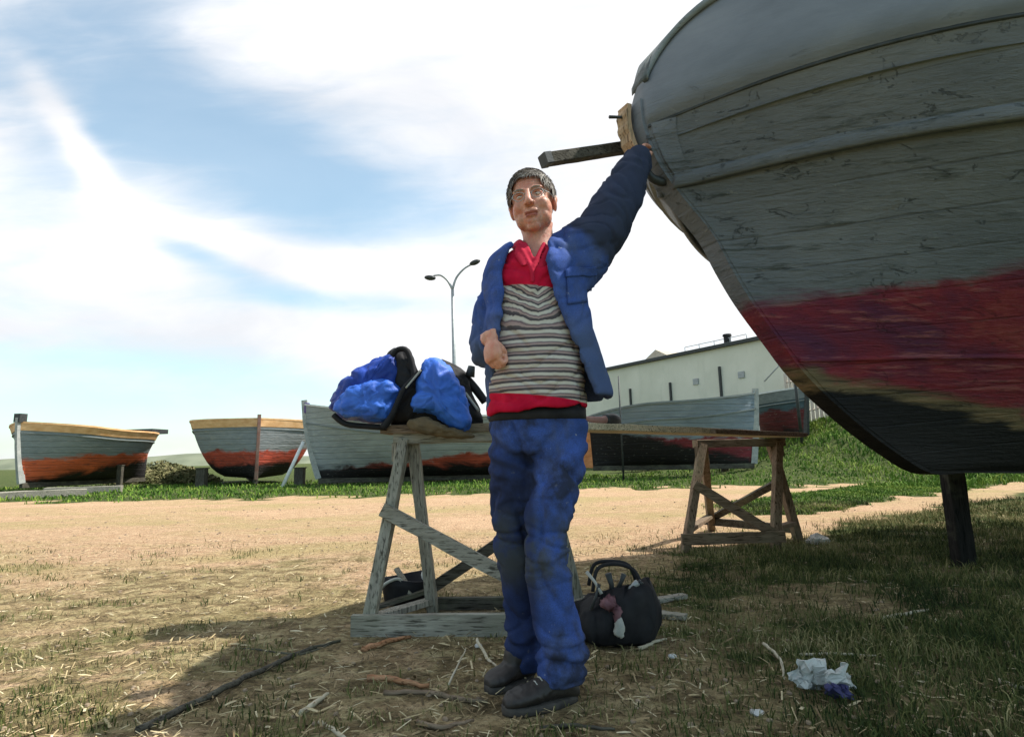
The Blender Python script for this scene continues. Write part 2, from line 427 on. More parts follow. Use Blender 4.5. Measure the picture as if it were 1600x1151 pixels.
#PART2
# ------------------------------------------------------------------ the big boat above the man
BA = R(22); BO = V((P(995, 190, 2.2).x, 2.2, 0)); BL = 8.6
bn = V((math.sin(BA), -math.cos(BA), 0)); bd = V((math.cos(BA), math.sin(BA), 0))
def hitc(px, py):                       # a pixel ray met with the boat's centre plane -> (s, z)
    d = ray(px, py); k = (BO.dot(bn))/(d.dot(bn)); q = V((d.x*k, d.y*k, CAMH+d.z*k))
    return (q-BO).dot(bd), q.z
prof = [hitc(*a) for a in [(1000, 130), (994, 165), (996, 190), (1003, 220), (1025, 268), (1060, 315), (1105, 370), (1132, 420), (1162, 470), (1202, 525), (1252, 590), (1322, 655), (1385, 703), (1440, 735)]]
prof = [(s, z) for s, z in prof]
prof.sort(key=lambda q: q[1])
ZK = prof[0][1]; SK = prof[0][0]
def s_stem(z):
    if z <= prof[0][1]: return prof[0][0]
    for (s0, z0), (s1, z1) in zip(prof, prof[1:]):
        if z <= z1: return s0+(s1-s0)*(z-z0)/(z1-z0)
    return prof[-1][0]+(z-prof[-1][1])*.25
def keel_z(s): return ZK-.03*(s-SK) if s > SK else ZK
def zt(s): return 2.22+.43*(1-math.exp(-max(s, 0)/.13))+.02*max(0, s-4)
def zseam(s): return 2.09+.12*(1-math.exp(-max(s, 0)/.5))
def Bz(f):     # half breadth by height fraction (0 keel .. 1 seam)
    return 1.42*min(1, f)**.62
def half(s, z):
    f = max(0, (z-keel_z(s)))/(zseam(s)-keel_z(s)); f = min(f, 1.3)
    sp_ = max(0, s-s_stem(z)); Lz = 1.15-.25*min(1, f) + .5*(1-min(1, f)); Lz += .05
    t = Bz(f)*(1-math.exp(-(sp_/Lz)**(1.3-.28*sstep(.85, 1.05, f))))
    t *= 1-.75*sstep(BL-3.6, BL, s)**1.3
    return .05+t
def hrow(v, n=64):
    """longitudinal row; v in 0..1.25 (0 keel, 1 seam, 1.25 gunwale)"""
    def zz(s): return keel_z(s)+(zseam(s)-keel_z(s))*v if v <= 1 else zseam(s)+(zt(s)-zseam(s))*(v-1)/.25
    s = 0
    for _ in range(30): s = s*.5+.5*s_stem(zz(s))
    s0 = s; out = []
    for i in range(n+1):
        u = (i/n)**1.8; s = s0+(BL-s0)*u; z = zz(s)
        t = half(s, z)
        if v > 1: t += .018-.05*((v-1)/.25)**3*math.exp(-s)     # bulwark stands a little proud, rounded in at the top
        out.append((s, t, z))
    return out
VR = [0, .03, .07, .12, .18, .24, .3, .36, .42, .48, .54, .6, .66, .72, .78, .84, .9, .95, .995, 1.005, 1.05, 1.1, 1.15, 1.2, 1.25]
rows = [hrow(v) for v in VR]
boat = thing('fishing_boat', BO, 'large grey wooden fishing boat with worn red and black bottom, bow looming over the man', 'boat', rotz=BA)
mb = MB(); nr = len(rows); nc = len(rows[0]); vs = []
for side in (-1, 1):
    for r in rows:
        for s, t, z in r: vs.append((s, side*t, z+fbm((s, side, z), 2.0, 2)*.0015))
fs = []
for sd_ in (0, 1):
    o_ = sd_*nr*nc
    for j in range(nr-1):
        for i in range(nc-1):
            q = (o_+j*nc+i, o_+j*nc+i+1, o_+(j+1)*nc+i+1, o_+(j+1)*nc+i)
            fs.append(q if sd_ == 0 else q[::-1])
for j in range(nr-1):     # transom and stem closure
    a_, b_ = j*nc+nc-1, (j+1)*nc+nc-1; fs.append((a_, nr*nc+a_, nr*nc+b_, b_))
    a_, b_ = j*nc, (j+1)*nc; fs.append((a_, b_, nr*nc+b_, nr*nc+a_))
for i in range(nc-1): fs.append((i, nr*nc+i, nr*nc+i+1, i+1))
m, b = new_mat('hull_paint', .62, .25)
X, Y_, Z = xyz(m)
nW = tex(m, 1.6, (1, 1, 2.2), 8, .65, dist=.5); nS = tex(m, 5, (.35, 1, 6), 8, .7); nF = tex(m, 26, (.5, 1, 2.5), 6, .7); nB = tex(m, 2.2, (.6, 1, 1.6), 7, .6, dist=.8)
grey = ramp(m, nW, [(.3, (.125, .14, .157)), (.55, (.17, .187, .205)), (.75, (.215, .232, .245))])
low = smooth(m, Z, 2.25, 1.9)
chip = ramp(m, nS, [(.56, 0), (.64, 1)])
greyw = mix(m, mth(m, 'MULTIPLY', mth(m, 'MULTIPLY', chip, low), .75), grey, (.055, .065, .06))
scr = ramp(m, nF, [(.62, 0), (.7, 1)])
greyw = mix(m, mth(m, 'MULTIPLY', mth(m, 'MULTIPLY', scr, low), .45), greyw, (.32, .33, .3))
nV = tex(m, 9, (.45, 1, 1.6), 8, .8, dist=1.2)
greyw = mix(m, mth(m, 'MULTIPLY', mth(m, 'MULTIPLY', ramp(m, nV, [(.6, 0), (.625, 1)]), low), .7), greyw, (.07, .075, .07))
greyw = mix(m, mth(m, 'MULTIPLY', mth(m, 'MULTIPLY', ramp(m, nV, [(.33, 1), (.36, 0)]), low), .5), greyw, (.36, .37, .36))
rust = ramp(m, tex(m, 3.3, (1, 1, 1.4), 8, .7), [(.66, 0), (.74, .6)])
greyw = mix(m, mth(m, 'MULTIPLY', rust, low), greyw, (.13, .1, .05))
red = ramp(m, nB, [(.3, (.07, .02, .06)), (.42, (.13, .02, .045)), (.52, (.21, .022, .035)), (.62, (.27, .05, .045)), (.75, (.19, .03, .08))])
red = mix(m, ramp(m, nS, [(.55, 0), (.62, .55)]), red, (.38, .13, .12))
red = mix(m, ramp(m, nF, [(.57, 0), (.66, .6)]), red, (.06, .03, .035))
brown = ramp(m, nS, [(.35, (.05, .035, .02)), (.5, (.16, .12, .06)), (.62, (.26, .17, .09)), (.7, (.11, .05, .04))])
black = ramp(m, nS, [(.4, (.004, .004, .005)), (.7, (.012, .011, .01))])
wob = mth(m, 'MULTIPLY', mth(m, 'SUBTRACT', nB, .5), .22); wob2 = mth(m, 'MULTIPLY', mth(m, 'SUBTRACT', nS, .5), .12)
zz = mth(m, 'ADD', mth(m, 'ADD', Z, wob), wob2)
zr = mth(m, 'SUBTRACT', zz, mth(m, 'MULTIPLY', X, .11))
zb = mth(m, 'ADD', zz, mth(m, 'MULTIPLY', mth(m, 'MAXIMUM', X, 0), .155))
c = mix(m, smooth(m, zr, 1.27, 1.33), red, greyw)
c = mix(m, smooth(m, zb, 1.18, 1.23), brown, c)
c = mix(m, smooth(m, zb, 1.12, 1.16), black, c)
# planking seams: thin grooves following the strakes
zs = mth(m, 'ADD', mth(m, 'MULTIPLY', Z, 1.0), mth(m, 'MULTIPLY', X, -.07))
fr = mth(m, 'FRACT', mth(m, 'MULTIPLY', mth(m, 'ADD', zs, mth(m, 'MULTIPLY', mth(m, 'SUBTRACT', nW, .5), .02)), 7.2))
gr = mth(m, 'MULTIPLY', smooth(m, mth(m, 'ABSOLUTE', mth(m, 'SUBTRACT', fr, .5)), .0, .05), 1.0)
gl = mth(m, 'ADD', gr, mth(m, 'SUBTRACT', 1, low)); gl = mth(m, 'MINIMUM', gl, 1)
c = mix(m, mth(m, 'MULTIPLY', mth(m, 'MULTIPLY', mth(m, 'SUBTRACT', 1, gl), .4), ramp(m, nB, [(.46, 0), (.56, 1)])), c, (.02, .02, .02))
hgt_ = mth(m, 'ADD', mth(m, 'MULTIPLY', mth(m, 'MULTIPLY', ramp(m, nV, [(.6, 1), (.625, 0)]), low), .5), mth(m, 'MULTIPLY', gl, .2))
hgt_ = mth(m, 'ADD', hgt_, mth(m, 'MULTIPLY', mth(m, 'ADD', nS, mth(m, 'MULTIPLY', nF, .6)), mth(m, 'MULTIPLY_ADD', low, 1.1, .12)))
finish(m, b, c, hgt_, .9, .014)
HULL = m
mobj('hull', vs, fs, m, boat, world=False)
# stem and keel timber
def stem_pts():
    pts = [(s, z) for s, z in prof if z < 2.3][::-1]
    pts += [(SK+.25, ZK-.005), (SK+.7, ZK-.02), (3.2, ZK-.05), (5.5, ZK-.12), (BL-.1, ZK-.2)]
    return pts
mb = MB(); rs = []
sp0 = stem_pts(); sp1, _ = spl([V((s, 0, z)) for s, z in sp0], [0]*len(sp0), 4)
for i, p in enumerate(sp1):
    d = (sp1[min(i+1, len(sp1)-1)]-sp1[max(i-1, 0)]).normalized(); nn = V((d.z, 0, -d.x))
    if nn.x > 0 and abs(nn.x) > .1 or nn.z > .2: nn = -nn
    o1 = p+nn*.012; o2 = p-nn*.13; wd = .046; w2 = .062
    rs.append([V((o1.x, -wd, o1.z)), V((o1.x, wd, o1.z)), V((o2.x, w2, o2.z)), V((o2.x, -w2, o2.z))])
mb.rings(rs); mb.obj('stem', HULL, boat, world=False, smooth_=False)
# rubbing strakes
def strake(v, dz, dt, name, mat, v2=None):
    for side in (-1, 1):
        r = hrow(v, 90); rs = []
        for s, t, z in r[1:]:
            rs.append([V((s, side*(t-.02), z-dz)), V((s, side*(t+dt*.8), z-dz*.8)), V((s, side*(t+dt), z)), V((s, side*(t+dt*.8), z+dz*.8)), V((s, side*(t-.02), z+dz))])
        q = MB().rings(rs)
        if side == 1: q.f = [f[::-1] for f in q.f]
        q.obj(name, mat, boat, world=False)
strake(.985, .008, .004, 'seam_shadow_strip', M['dark_metal'])  # dark strip standing in for the shadow line under the bulwark
strake(.83, .045, .013, 'rubbing_strake', HULL)
strake(.32, .012, .012, 'plank_edge', HULL)
# stem cheek plank with its dark edge, gunwale cap, deck
for side in (-1, 1):
    rs = []
    for v in [.84, .88, .92, .96, .99]:
        r = hrow(v, 64)
        s0 = r[0][0]; ring = []
        for k in range(6):
            s = s0+.01+k*.013; z = r[0][2]; ring.append(V((s, side*(half(s, z)+.009), z)))
        rs.append(ring+[V((q.x, side*(abs(q.y)-.03), q.z)) for q in ring[::-1]])
    q = MB().rings(rs)
    q.obj('cheek_plank', HULL, boat, world=False, smooth_=False)
r = hrow(1.25, 90); rs = []
for side in (-1,):
    pass
path = [V((s, -t, z)) for s, t, z in r[::-1]]+[V((s, t, z)) for s, t, z in r]
rs = []
for i, p in enumerate(path):
    sg = -1 if i < len(r) else 1
    rs.append([p+V((0, sg*.03, -.015)), p+V((0, sg*.03, .02)), p+V((0, -sg*.08, .02)), p+V((0, -sg*.08, -.015))])
MB().rings(rs).obj('gunwale_cap', M['grey_paint'], boat, world=False)
dk = [(s, t-.03) for s, t, z in hrow(.97, 40)]
vs = [(s, -t, zseam(s)-.1) for s, t in dk]+[(s, t, zseam(s)-.1) for s, t in dk]; n_ = len(dk)
mobj('deck', vs, [(i, i+1, n_+i+1, n_+i) for i in range(n_-1)], M['grey_paint'], boat, world=False, smooth_=False)
# wheelhouse further aft, out of the picture but casting its shade
q = MB().box((4.6, -.75, 2.3), (6.6, .75, 4.0)); q.obj('wheelhouse', M['white_paint'], boat, world=False, smooth_=False)
q = MB().box((4.4, -.85, 4.003), (6.8, .85, 4.08)); q.obj('wheelhouse_roof', M['grey_paint'], boat, world=False, smooth_=False)
q = MB().box((BL+.0, -.03, .35), (BL+.35, .03, 1.9)); q.obj('rudder', M['dark_x'], boat, world=False, smooth_=False)
# tan strip of bare timber nailed to the face of the stem
pts = []
for (px, py) in [(985, 163), (984, 185), (988, 208), (997, 232), (1012, 255)]:
    s, z = hitc(px+4, py); pts.append(V((s-.012, .035, z)))
pp, _ = spl(pts, [0]*5, 4); rs = []
for i, p in enumerate(pp):
    j = .004*math.sin(i*1.7); rs.append([p+V((-.016+j, -.035, 0)), p+V((-.022+j, .03, 0)), p+V((.006, .035, 0)), p+V((.006, -.035, 0))])
MB().rings(rs).obj('bare_stem_strip', M['tan_wood'], boat, world=False, smooth_=False)
q = MB(); s, z = hitc(986, 178); q.tube([(s+.01, .03, z), (s-.03, .03, z-.004), (s-.085, .035, z-.012)], [.006, .006, .007], 6)
q.obj('iron_bolt', M['dark_metal'], boat, world=False)
# eye fitting under the bow
q = MB(); s, z = hitc(1032, 282)
q.tube([(s+.05, -.01, z+.01), (s-.0, -.01, z-.012), (s-.05, -.01, z-.004), (s-.07, -.01, z+.03)], [.016, .02, .018, .012], 8, sub=3)
q.obj('towing_eye', M['dark_metal'], boat, world=False)
# squared timber sticking out of the far side of the bow
tb = thing('timber_baulk', P(990, 236, 2.33), 'dark squared timber sticking out from the bow above the man', 'timber')
MB().beam(P(852, 250, 2.16), P(1010, 226, 2.42), .05, .046, jit=.0008, seg=10).obj('baulk', M['dark_x'], tb)
q = MB(); e = P(852, 250, 2.16); dq = (P(1010, 226, 2.42)-e).normalized()
q.beam(e-dq*.012, e+dq*.02, .054, .05, jit=.0004, seg=1).obj('end_cap', M['dark_metal'], tb)
# ------------------------------------------------------------------ props under the boats
def prop(p, top, wd, mat, label, group='timbers propping up the boats', dirx=(0, 0, 0)):
    t = thing('timber_prop', (p[0], p[1], gz(p[0], p[1])), label, 'prop', group)
    MB().beam(V(p)+V((0, 0, gz(p[0], p[1])-.03)), V(p)+V(dirx)+V((0, 0, top)), wd, wd*.8, upv=(0, 1, 0), jit=.003).obj('post', mat, t)
    MB().beam((p[0]-wd*.6+dirx[0], p[1]+dirx[1], top+.015), (p[0]+wd*.6+dirx[0], p[1]+dirx[1], top+.015), wd*1.0, .03, jit=.002).obj('wedge', mat, t)
    return t
q = BO+bd*(SK+.25)
M['tarred'] = wood('tarred_wood', (.006, .006, .005), (.02, .018, .016), 2)
best = min([SK+.02*k for k in range(160)], key=lambda s: abs((P(1487, 742, (BO+bd*s-bn*.6).y).x-(BO+bd*s-bn*.6).x)))
q = BO+bd*best-bn*.6
ztop = min([.5+.01*k for k in range(120)], key=lambda z: abs(half(best, z)-.6))
prop((q.x, q.y, 0), ztop-.03, .11, M['tarred'], 'dark timber post propping the far bilge of the large grey boat', None)
for k, (s, tt) in enumerate([(3.6, 0), (5.6, 0)]):
    q = BO+bd*s+bn*tt
    prop((q.x, q.y, 0), keel_z(s)-.075, .2, M['dark_z'], 'thick keel support deep under the large grey boat', 'hidden keel supports')
# ------------------------------------------------------------------ boats across the yard
def hullmat(name, top, mid, bot, z1, z2, band=None, zb=9, blackz=-9, seed=0, slope=0, bslope=0):
    m, b = new_mat(name, .65, .2)
    X, Y2, Z = xyz(m)
    n1 = tex(m, 1.1+seed*.1, (.8, 1, 2), 8, .65, dist=.7); n2 = tex(m, 4, (.4, 1, 4), 7, .7); n3 = tex(m, 14, (.5, 1, 2), 4)
    zz = mth(m, 'ADD', Z, mth(m, 'MULTIPLY', mth(m, 'SUBTRACT', n1, .5), .75))
    zz = mth(m, 'ADD', zz, mth(m, 'MULTIPLY', X, slope))
    g1 = ramp(m, n1, [(.3, top), (.7, [min(1, q*1.45) for q in top])])
    g1 = mix(m, ramp(m, n2, [(.55, 0), (.64, .6)]), g1, mid)
    r1 = ramp(m, n1, [(.35, [q*.6 for q in bot]), (.6, bot)])
    r1 = mix(m, ramp(m, n2, [(.52, 0), (.62, .5)]), r1, (.06, .04, .04))
    c = mix(m, smooth(m, zz, z1-.06, z1+.06), r1, g1)
    zk_ = mth(m, 'ADD', zz, mth(m, 'MULTIPLY', X, bslope-slope))
    c = mix(m, smooth(m, zk_, blackz-.12, blackz+.12), (.02, .018, .018), c)
    c = mix(m, ramp(m, n3, [(.62, 0), (.7, .35)]), c, (.35, .33, .28))
    fr = mth(m, 'FRACT', mth(m, 'MULTIPLY', Z, 5.5)); gr = smooth(m, mth(m, 'ABSOLUTE', mth(m, 'SUBTRACT', fr, .5)), 0, .09)
    c = mix(m, mth(m, 'MULTIPLY', mth(m, 'SUBTRACT', 1, gr), .18), c, (.03, .03, .03))
    return finish(m, b, c, mth(m, 'ADD', mth(m, 'MULTIPLY', gr, .5), n2), .8, .03)
def yard_boat(loc, rotz, Lb, beam, zk, zb, zm, zs_, rake, mat, label, capmat, band=None, stemmat=None, transom=False, bandh=.2, deckz=.25, rud=None, full=.5, rake2=None, low=.55):
    """stern at x=Lb, stem at x=0; zk keel height, sheer heights zb (bow) zm (mid) zs_ (stern)"""
    t = thing('wooden_boat', loc, label, 'boat', 'old wooden boats drawn up across the yard', rotz)
    nS_ = 36; NV = [0, .05, .12, .2, .3, .4, .5, .6, .7, .8, .88, .94, 1]
    rake2 = rake*.4 if rake2 is None else rake2
    def sheer(u): return zm+(zb-zm)*(max(0, 1-u/.55))**1.8+(zs_-zm)*(max(0, (u-.5)/.5))**1.8
    def pt(u, v, off=0):
        z = zk+(sheer(u)-zk)*v
        x = u*Lb+rake*(1-v)**1.6*max(0, 1-u*1.6)**1.0-rake2*(1-v)*max(0, 1-(1-u)*2.2)
        pb = 1-max(0, 1-u/full)**2.3
        ps = 1-(max(0, (u-.6)/.4)**2.4)*(.45 if transom else 1)
        pl = max(0, min(pb, ps))
        e = low+(1.15-low)*(1-pl)**.8
        y = beam/2*pl*v**e
        return V((x, y+.03+off, z))
    vs = []; fs = []; nv = len(NV)
    for side in (-1, 1):
        for i in range(nS_+1):
            for v in NV:
                p = pt(i/nS_, v); vs.append(V((p.x, side*p.y, p.z)))
    T = (nS_+1)*nv
    for sd_ in (0, 1):
        for i in range(nS_):
            for j in range(nv-1):
                a = sd_*T+i*nv+j; f = (a, a+nv, a+nv+1, a+1); fs.append(f if sd_ == 0 else f[::-1])
    for j in range(nv-1):
        fs.append((j, j+1, T+j+1, T+j)); a = nS_*nv+j; fs.append((a, T+a, T+a+1, a+1))
    for i in range(nS_): a = i*nv; fs.append((a, T+a, T+a+nv, a+nv))
    mobj('hull', vs, fs, mat, t, world=False)
    # deck
    vs = []; 
    for i in range(nS_+1):
        p = pt(i/nS_, .86); vs += [(p.x, -p.y+.02, sheer(i/nS_)-deckz), (p.x, p.y-.02, sheer(i/nS_)-deckz)]
    mobj('deck', vs, [(2*i, 2*i+2, 2*i+3, 2*i+1) for i in range(nS_)], M['grey_paint'], t, world=False, smooth_=False)
    for side in (-1, 1):
        rs = []
        for i in range(nS_+1):
            u = i/nS_; p = pt(u, 1); rs.append([V((p.x, side*(p.y-.07), p.z-.01)), V((p.x, side*(p.y+.045), p.z-.01)), V((p.x, side*(p.y+.045), p.z+.045)), V((p.x, side*(p.y-.07), p.z+.045))])
        MB().rings(rs).obj('gunwale', capmat, t, world=False, smooth_=False)
        if band:
            rs = []
            for i in range(nS_+1):
                u = i/nS_; h = sheer(u)-zk; p1 = pt(u, 1-.012/h); p0 = pt(u, 1-bandh/h)
                rs.append([V((p0.x, side*(p0.y-.01), p0.z)), V((p0.x, side*(p0.y+.025), p0.z)), V((p1.x, side*(p1.y+.025), p1.z)), V((p1.x, side*(p1.y-.01), p1.z))])
            MB().rings(rs).obj('sheer_plank', band, t, world=False, smooth_=False)
        rs = []
        for i in range(nS_+1):
            u = i/nS_; h = sheer(u)-zk; p0 = pt(u, 1-(bandh+.07)/h)
            rs.append([p0+V((0, -.01, -.025)), p0+V((0, .04, -.02)), p0+V((0, .04, .02)), p0+V((0, -.01, .025))]); rs[-1] = [V((q.x, side*q.y, q.z)) for q in rs[-1]]
        MB().rings(rs).obj('rubbing_strake', M['grey_paint'], t, world=False, smooth_=False)
    # stem, keel, sternpost
    sm2 = stemmat or M['grey_paint']
    pts = [pt(0, v) for v in (1.0, .8, .6, .4, .25, .12, .05, 0)]; pts = [V((p.x-.03, 0, p.z)) for p in pts]; pts[0].z += .16; pts[0].x -= .02
    rs = []
    for i, p in enumerate(pts):
        d = (pts[min(i+1, 7)]-pts[max(i-1, 0)]).normalized(); nn = V((d.z, 0, -d.x)); nn = nn if nn.x < 0 else -nn
        rs.append([p+nn*.06+V((0, -.045, 0)), p+nn*.06+V((0, .045, 0)), p-nn*.12+V((0, .06, 0)), p-nn*.12+V((0, -.06, 0))])
    MB().rings(rs).obj('stem', sm2, t, world=False, smooth_=False)
    MB().beam((rake, 0, zk-.06), (Lb-rake2, 0, zk-.06), .12, .16, jit=.004).obj('keel', M['dark_x'], t, world=False)
    if rud:
        a_, b_ = pt(1, 0), pt(1, .75)
        MB().rings([[V((a_.x-.02, -.03, zk-.05)), V((a_.x+.42, -.03, zk-.02)), V((a_.x+.42, .03, zk-.02)), V((a_.x-.02, .03, zk-.05))],
                    [V(((a_.x+b_.x)/2, -.03, (zk+b_.z)/2)), V(((a_.x+b_.x)/2+.42, -.03, (zk+b_.z)/2)), V(((a_.x+b_.x)/2+.42, .03, (zk+b_.z)/2)), V(((a_.x+b_.x)/2, .03, (zk+b_.z)/2))],
                    [V((b_.x, -.03, b_.z)), V((b_.x+.24, -.03, b_.z)), V((b_.x+.24, .03, b_.z)), V((b_.x, .03, b_.z))]]).obj('rudder', rud, t, world=False, smooth_=False)
    return t, pt
def place(px, py_unused, D):
    p = P(px, 700, D); return V((p.x, D, gz(p.x, D)))
def aim(a, b): d = b-a; return math.atan2(d.y, d.x), d.length
# leftmost boat
a_ = place(26, 0, 17.3); b_ = place(232, 0, 22.3); rz, LL = aim(a_, b_)
hm = hullmat('hull_left', (.17, .195, .195), (.34, .36, .34), (.72, .15, .06), 1.0, .5, blackz=.3, seed=1, slope=-.05, bslope=-.16)
M['stem_grey'] = mottled('stem_grey', (.26, .28, .27), (.45, .46, .43), 7, c3=(.2, .15, .1))
bA, _ = yard_boat(a_, rz, LL, 3.0, .28, 2.1, 1.9, 1.85, .25, hm, 'leftmost grey boat with ochre sheer plank and orange bottom, cut by the left edge', M['ochre_paint'], M['ochre_paint'], M['stem_grey'], bandh=.22, full=.3)
MB().box((-.1, -.11, 2.12), (.13, .11, 2.38)).obj('stem_post_head', M['dark_metal'], bA, world=False, smooth_=False)
MB().box((LL-.55, -.6, 1.95), (LL+.25, .6, 2.12)).obj('stern_board', M['dark_metal'], bA, world=False, smooth_=False)
# second boat seen end on
a_ = place(403, 0, 19.2); b_ = place(403, 0, 26)
hm = hullmat('hull_end_on', (.19, .21, .215), (.34, .34, .31), (.55, .1, .06), 1.15, .5, blackz=.72, seed=2)
bB, _ = yard_boat(a_, aim(a_, b_)[0]+.05, 7.2, 4.1, .2, 2.2, 2.16, 2.2, .25, hm, 'rounded grey boat seen end on with ochre band and red keel, second from left', M['ochre_paint'], M['ochre_paint'], mottled('red_stem', (.2, .07, .05), (.3, .22, .18), 3, c3=(.14, .15, .14)), full=.2, bandh=.25, low=.27)
# third boat behind the trestle
a_ = place(474, 0, 18.3); b_ = place(880, 0, 19.6); rz, LL = aim(a_, b_)
hm = hullmat('hull_long', (.25, .27, .27), (.45, .46, .43), (.52, .1, .06), .36, .5, blackz=.55, seed=3, slope=-.1, bslope=0)
bC, _ = yard_boat(a_, rz, LL, 3.2, .2, 2.55, 2.0, 2.2, .5, hm, 'long pale grey boat with red bottom patch behind the blue bag', M['white_paint'], None, M['stem_grey'], bandh=.5, full=.35)
MB().box((.0, -.08, 2.3), (.14, .08, 2.62)).obj('bow_post', mottled('violet_post', (.1, .06, .2), (.16, .1, .28), 5), bC, world=False, smooth_=False)
# fourth boat below the warehouse: bow at the right
a_ = place(1187, 0, 17.6); b_ = place(922, 0, 18.6); rz, LL = aim(a_, b_)
hm = hullmat('hull_right', (.17, .205, .235), (.26, .285, .3), (.24, .04, .05), .95, .5, blackz=.15, seed=4, bslope=-.25)
bD, _ = yard_boat(a_, rz, LL, 2.5, .12, 2.26, 1.98, 1.7, .2, hm, 'slate grey boat with pale stem and dark red bottom below the warehouse', M['grey_paint'], None, M['stem_grey'], rud=M['orange_paint'], bandh=.4, full=.7)
# fifth boat: stern part seen to the right
a_ = place(1268, 0, 19.2); b_ = place(1190, 0, 22.5); rz, LL = aim(a_, b_)
hm = hullmat('hull_far_right', (.05, .08, .09), (.1, .13, .14), (.14, .03, .03), 1.0, .5, blackz=.3, seed=5)
bE, _ = yard_boat(a_, rz, LL, 1.9, .1, 1.7, 1.62, 1.6, .2, hm, 'dark blue grey boat with pale stripe beside the mast pole, rightmost of the far boats', M['white_paint'], M['grey_paint'], M['dark_metal'], bandh=.35, full=.6)
# mast pole with stay
p = place(1254, 0, 18.6); t = thing('mooring_pole', p, 'thin dark pole with slanting stay beside the dark blue grey boat', 'pole')
MB().tube([p, p+V((-.04, 0, 3.35))], .05, 8).obj('pole', M['dark_metal'], t)
MB().tube([p+V((-.04, 0, 3.1)), p+V((-.95, .2, 2.15))], .025, 6).obj('stay', M['metal'], t)
for px, D, h in [(972, 17.0, 3.1)]:
    p = place(px, 0, D); t = thing('thin_pole', p, 'thin dark pole standing just right of the jacket hem', 'pole')
    MB().tube([p, p+V((0, 0, h))], [.03, .02], 6).obj('pole', M['dark_metal'], t)
# pole leaning on the end-on boat
p0 = P(474, 690, 17.6); p1 = P(440, 768, 17.0); p1.z = 0
t = thing('leaning_pole', p1, 'pale pole leaning between the end on boat and the long boat', 'pole')
MB().tube([p1, p0], [.055, .05], 8).obj('pole', M['white_paint'], t)
# props for the far boats
def px_prop(px, D, top, wd, label):
    p = place(px, 0, D); prop((p.x, p.y, 0), top, wd, M['dark_z'], label)
px_prop(191, 20.0, .75, .16, 'short prop under the stern of the leftmost boat')
px_prop(318, 19.2, .6, .3, 'stubby prop under the left bilge of the end on boat')
px_prop(470, 18.9, .55, .3, 'prop under the bow of the long pale grey boat')
px_prop(1130, 18.2, .4, .2, 'prop under the keel of the slate grey boat')
# timbers on the ground below the leftmost boat
for (x0, y0, x1, y1, D, lb) in [(-20, 781, 135, 774, 15.6, 'grey baulk lying below the leftmost boat, the longer one'), (70, 772, 190, 768, 16.6, 'shorter grey baulk lying under the leftmost boat')]:
    p, q = G(x0, y0), G(x1, y1); t = thing('ground_timber', p, lb, 'timber', 'baulks lying under the boats')
    MB().beam(p+V((0, 0, .09)), q+V((0, 0, .09)), .25, .18, jit=.008).obj('baulk', M['wood_x'], t)
# ------------------------------------------------------------------ warehouse
D0, D1 = 38.0, 24.5
A0 = P(870, 590, D0); A1 = P(1224, 527, D1)
A0 = V((A0.x, D0, 0)); A1 = V((A1.x, D1, 0)); HH = P(1224, 524, D1).z
d_ = (A1-A0).normalized(); nrm = V((d_.y, -d_.x, 0))
wh = thing('warehouse', A1, 'long cream warehouse with a flat roof behind the right hand boats', 'warehouse')
Ln = (A1-A0).length; ang = math.atan2(d_.y, d_.x)
def WPt(s, dep, z): return A1-d_*s-nrm*dep+V((0, 0, z))
def wbox(s0, s1, d0, d1, z0, z1):
    q = MB(); q.add([WPt(s0, d0, z0), WPt(s1, d0, z0), WPt(s1, d1, z0), WPt(s0, d1, z0), WPt(s0, d0, z1), WPt(s1, d0, z1), WPt(s1, d1, z1), WPt(s0, d1, z1)],
          [(0, 3, 2, 1), (4, 5, 6, 7), (0, 1, 5, 4), (1, 2, 6, 5), (2, 3, 7, 6), (3, 0, 4, 7)]); return q
wm, b = new_mat('cream_wall', .85, .15)
n1 = tex(wm, .5, (1, 1, 1), 8); n2 = tex(wm, 1.2, (1, 1, .25), 7, .7)
c = ramp(wm, n1, [(.3, (.6, .59, .49)), (.7, (.72, .7, .6))]); c = mix(wm, ramp(wm, n2, [(.5, 0), (.7, .5)]), c, (.5, .5, .41))
finish(wm, b, c, n2, .3, .02)
wbox(0, Ln, 0, 9, 0, HH).obj('wall', wm, wh, smooth_=False)
wbox(-.15, Ln+.1, -.2, 9.2, HH+.003, HH+.16).obj('roof_edge', M['dark_metal'], wh, smooth_=False)
wbox(-.05, Ln, -.05, 9, HH+.163, HH+.2).obj('roof', M['metal'], wh, smooth_=False)
def wall_s(px):          # distance along the wall where a pixel column meets it
    d = ray(px, 600); d = V((d.x, d.y)); a = A1; e = -d_
    det = d.x*(-e.y)-d.y*(-e.x); k = (a.x*(-e.y)-a.y*(-e.x))/det
    return (V((d.x*k, d.y*k, 0))-A1).dot(-d_)
for px in (1048, 1127, 985):
    s = wall_s(px); wbox(s-.05, s+.05, -.1, 0, .0, HH-(.9 if px == 1127 else 1.3)).obj('downpipe', M['dark_metal'], wh, smooth_=False)
s = wall_s(1132); q = MB().tube([WPt(s, .5, HH+.2), WPt(s, .5, HH+.62)], .17, 12); q.tube([WPt(s, .5, HH+.62), WPt(s, .5, HH+.72)], [.22, .2], 12); q.obj('chimney', mottled('black_flue', (.01, .01, .01), (.03, .03, .03)), wh, smooth_=False)
rl = MB()
s0, s1 = wall_s(1165), wall_s(1066)
for k in range(5):
    s = s0+(s1-s0)*k/4; rl.tube([WPt(s, .4, HH+.2), WPt(s, .4, HH+.5)], .02, 5)
rl.tube([WPt(s0, .4, HH+.5), WPt(s1, .4, HH+.5)], .02, 5); rl.obj('roof_railing', M['metal'], wh)
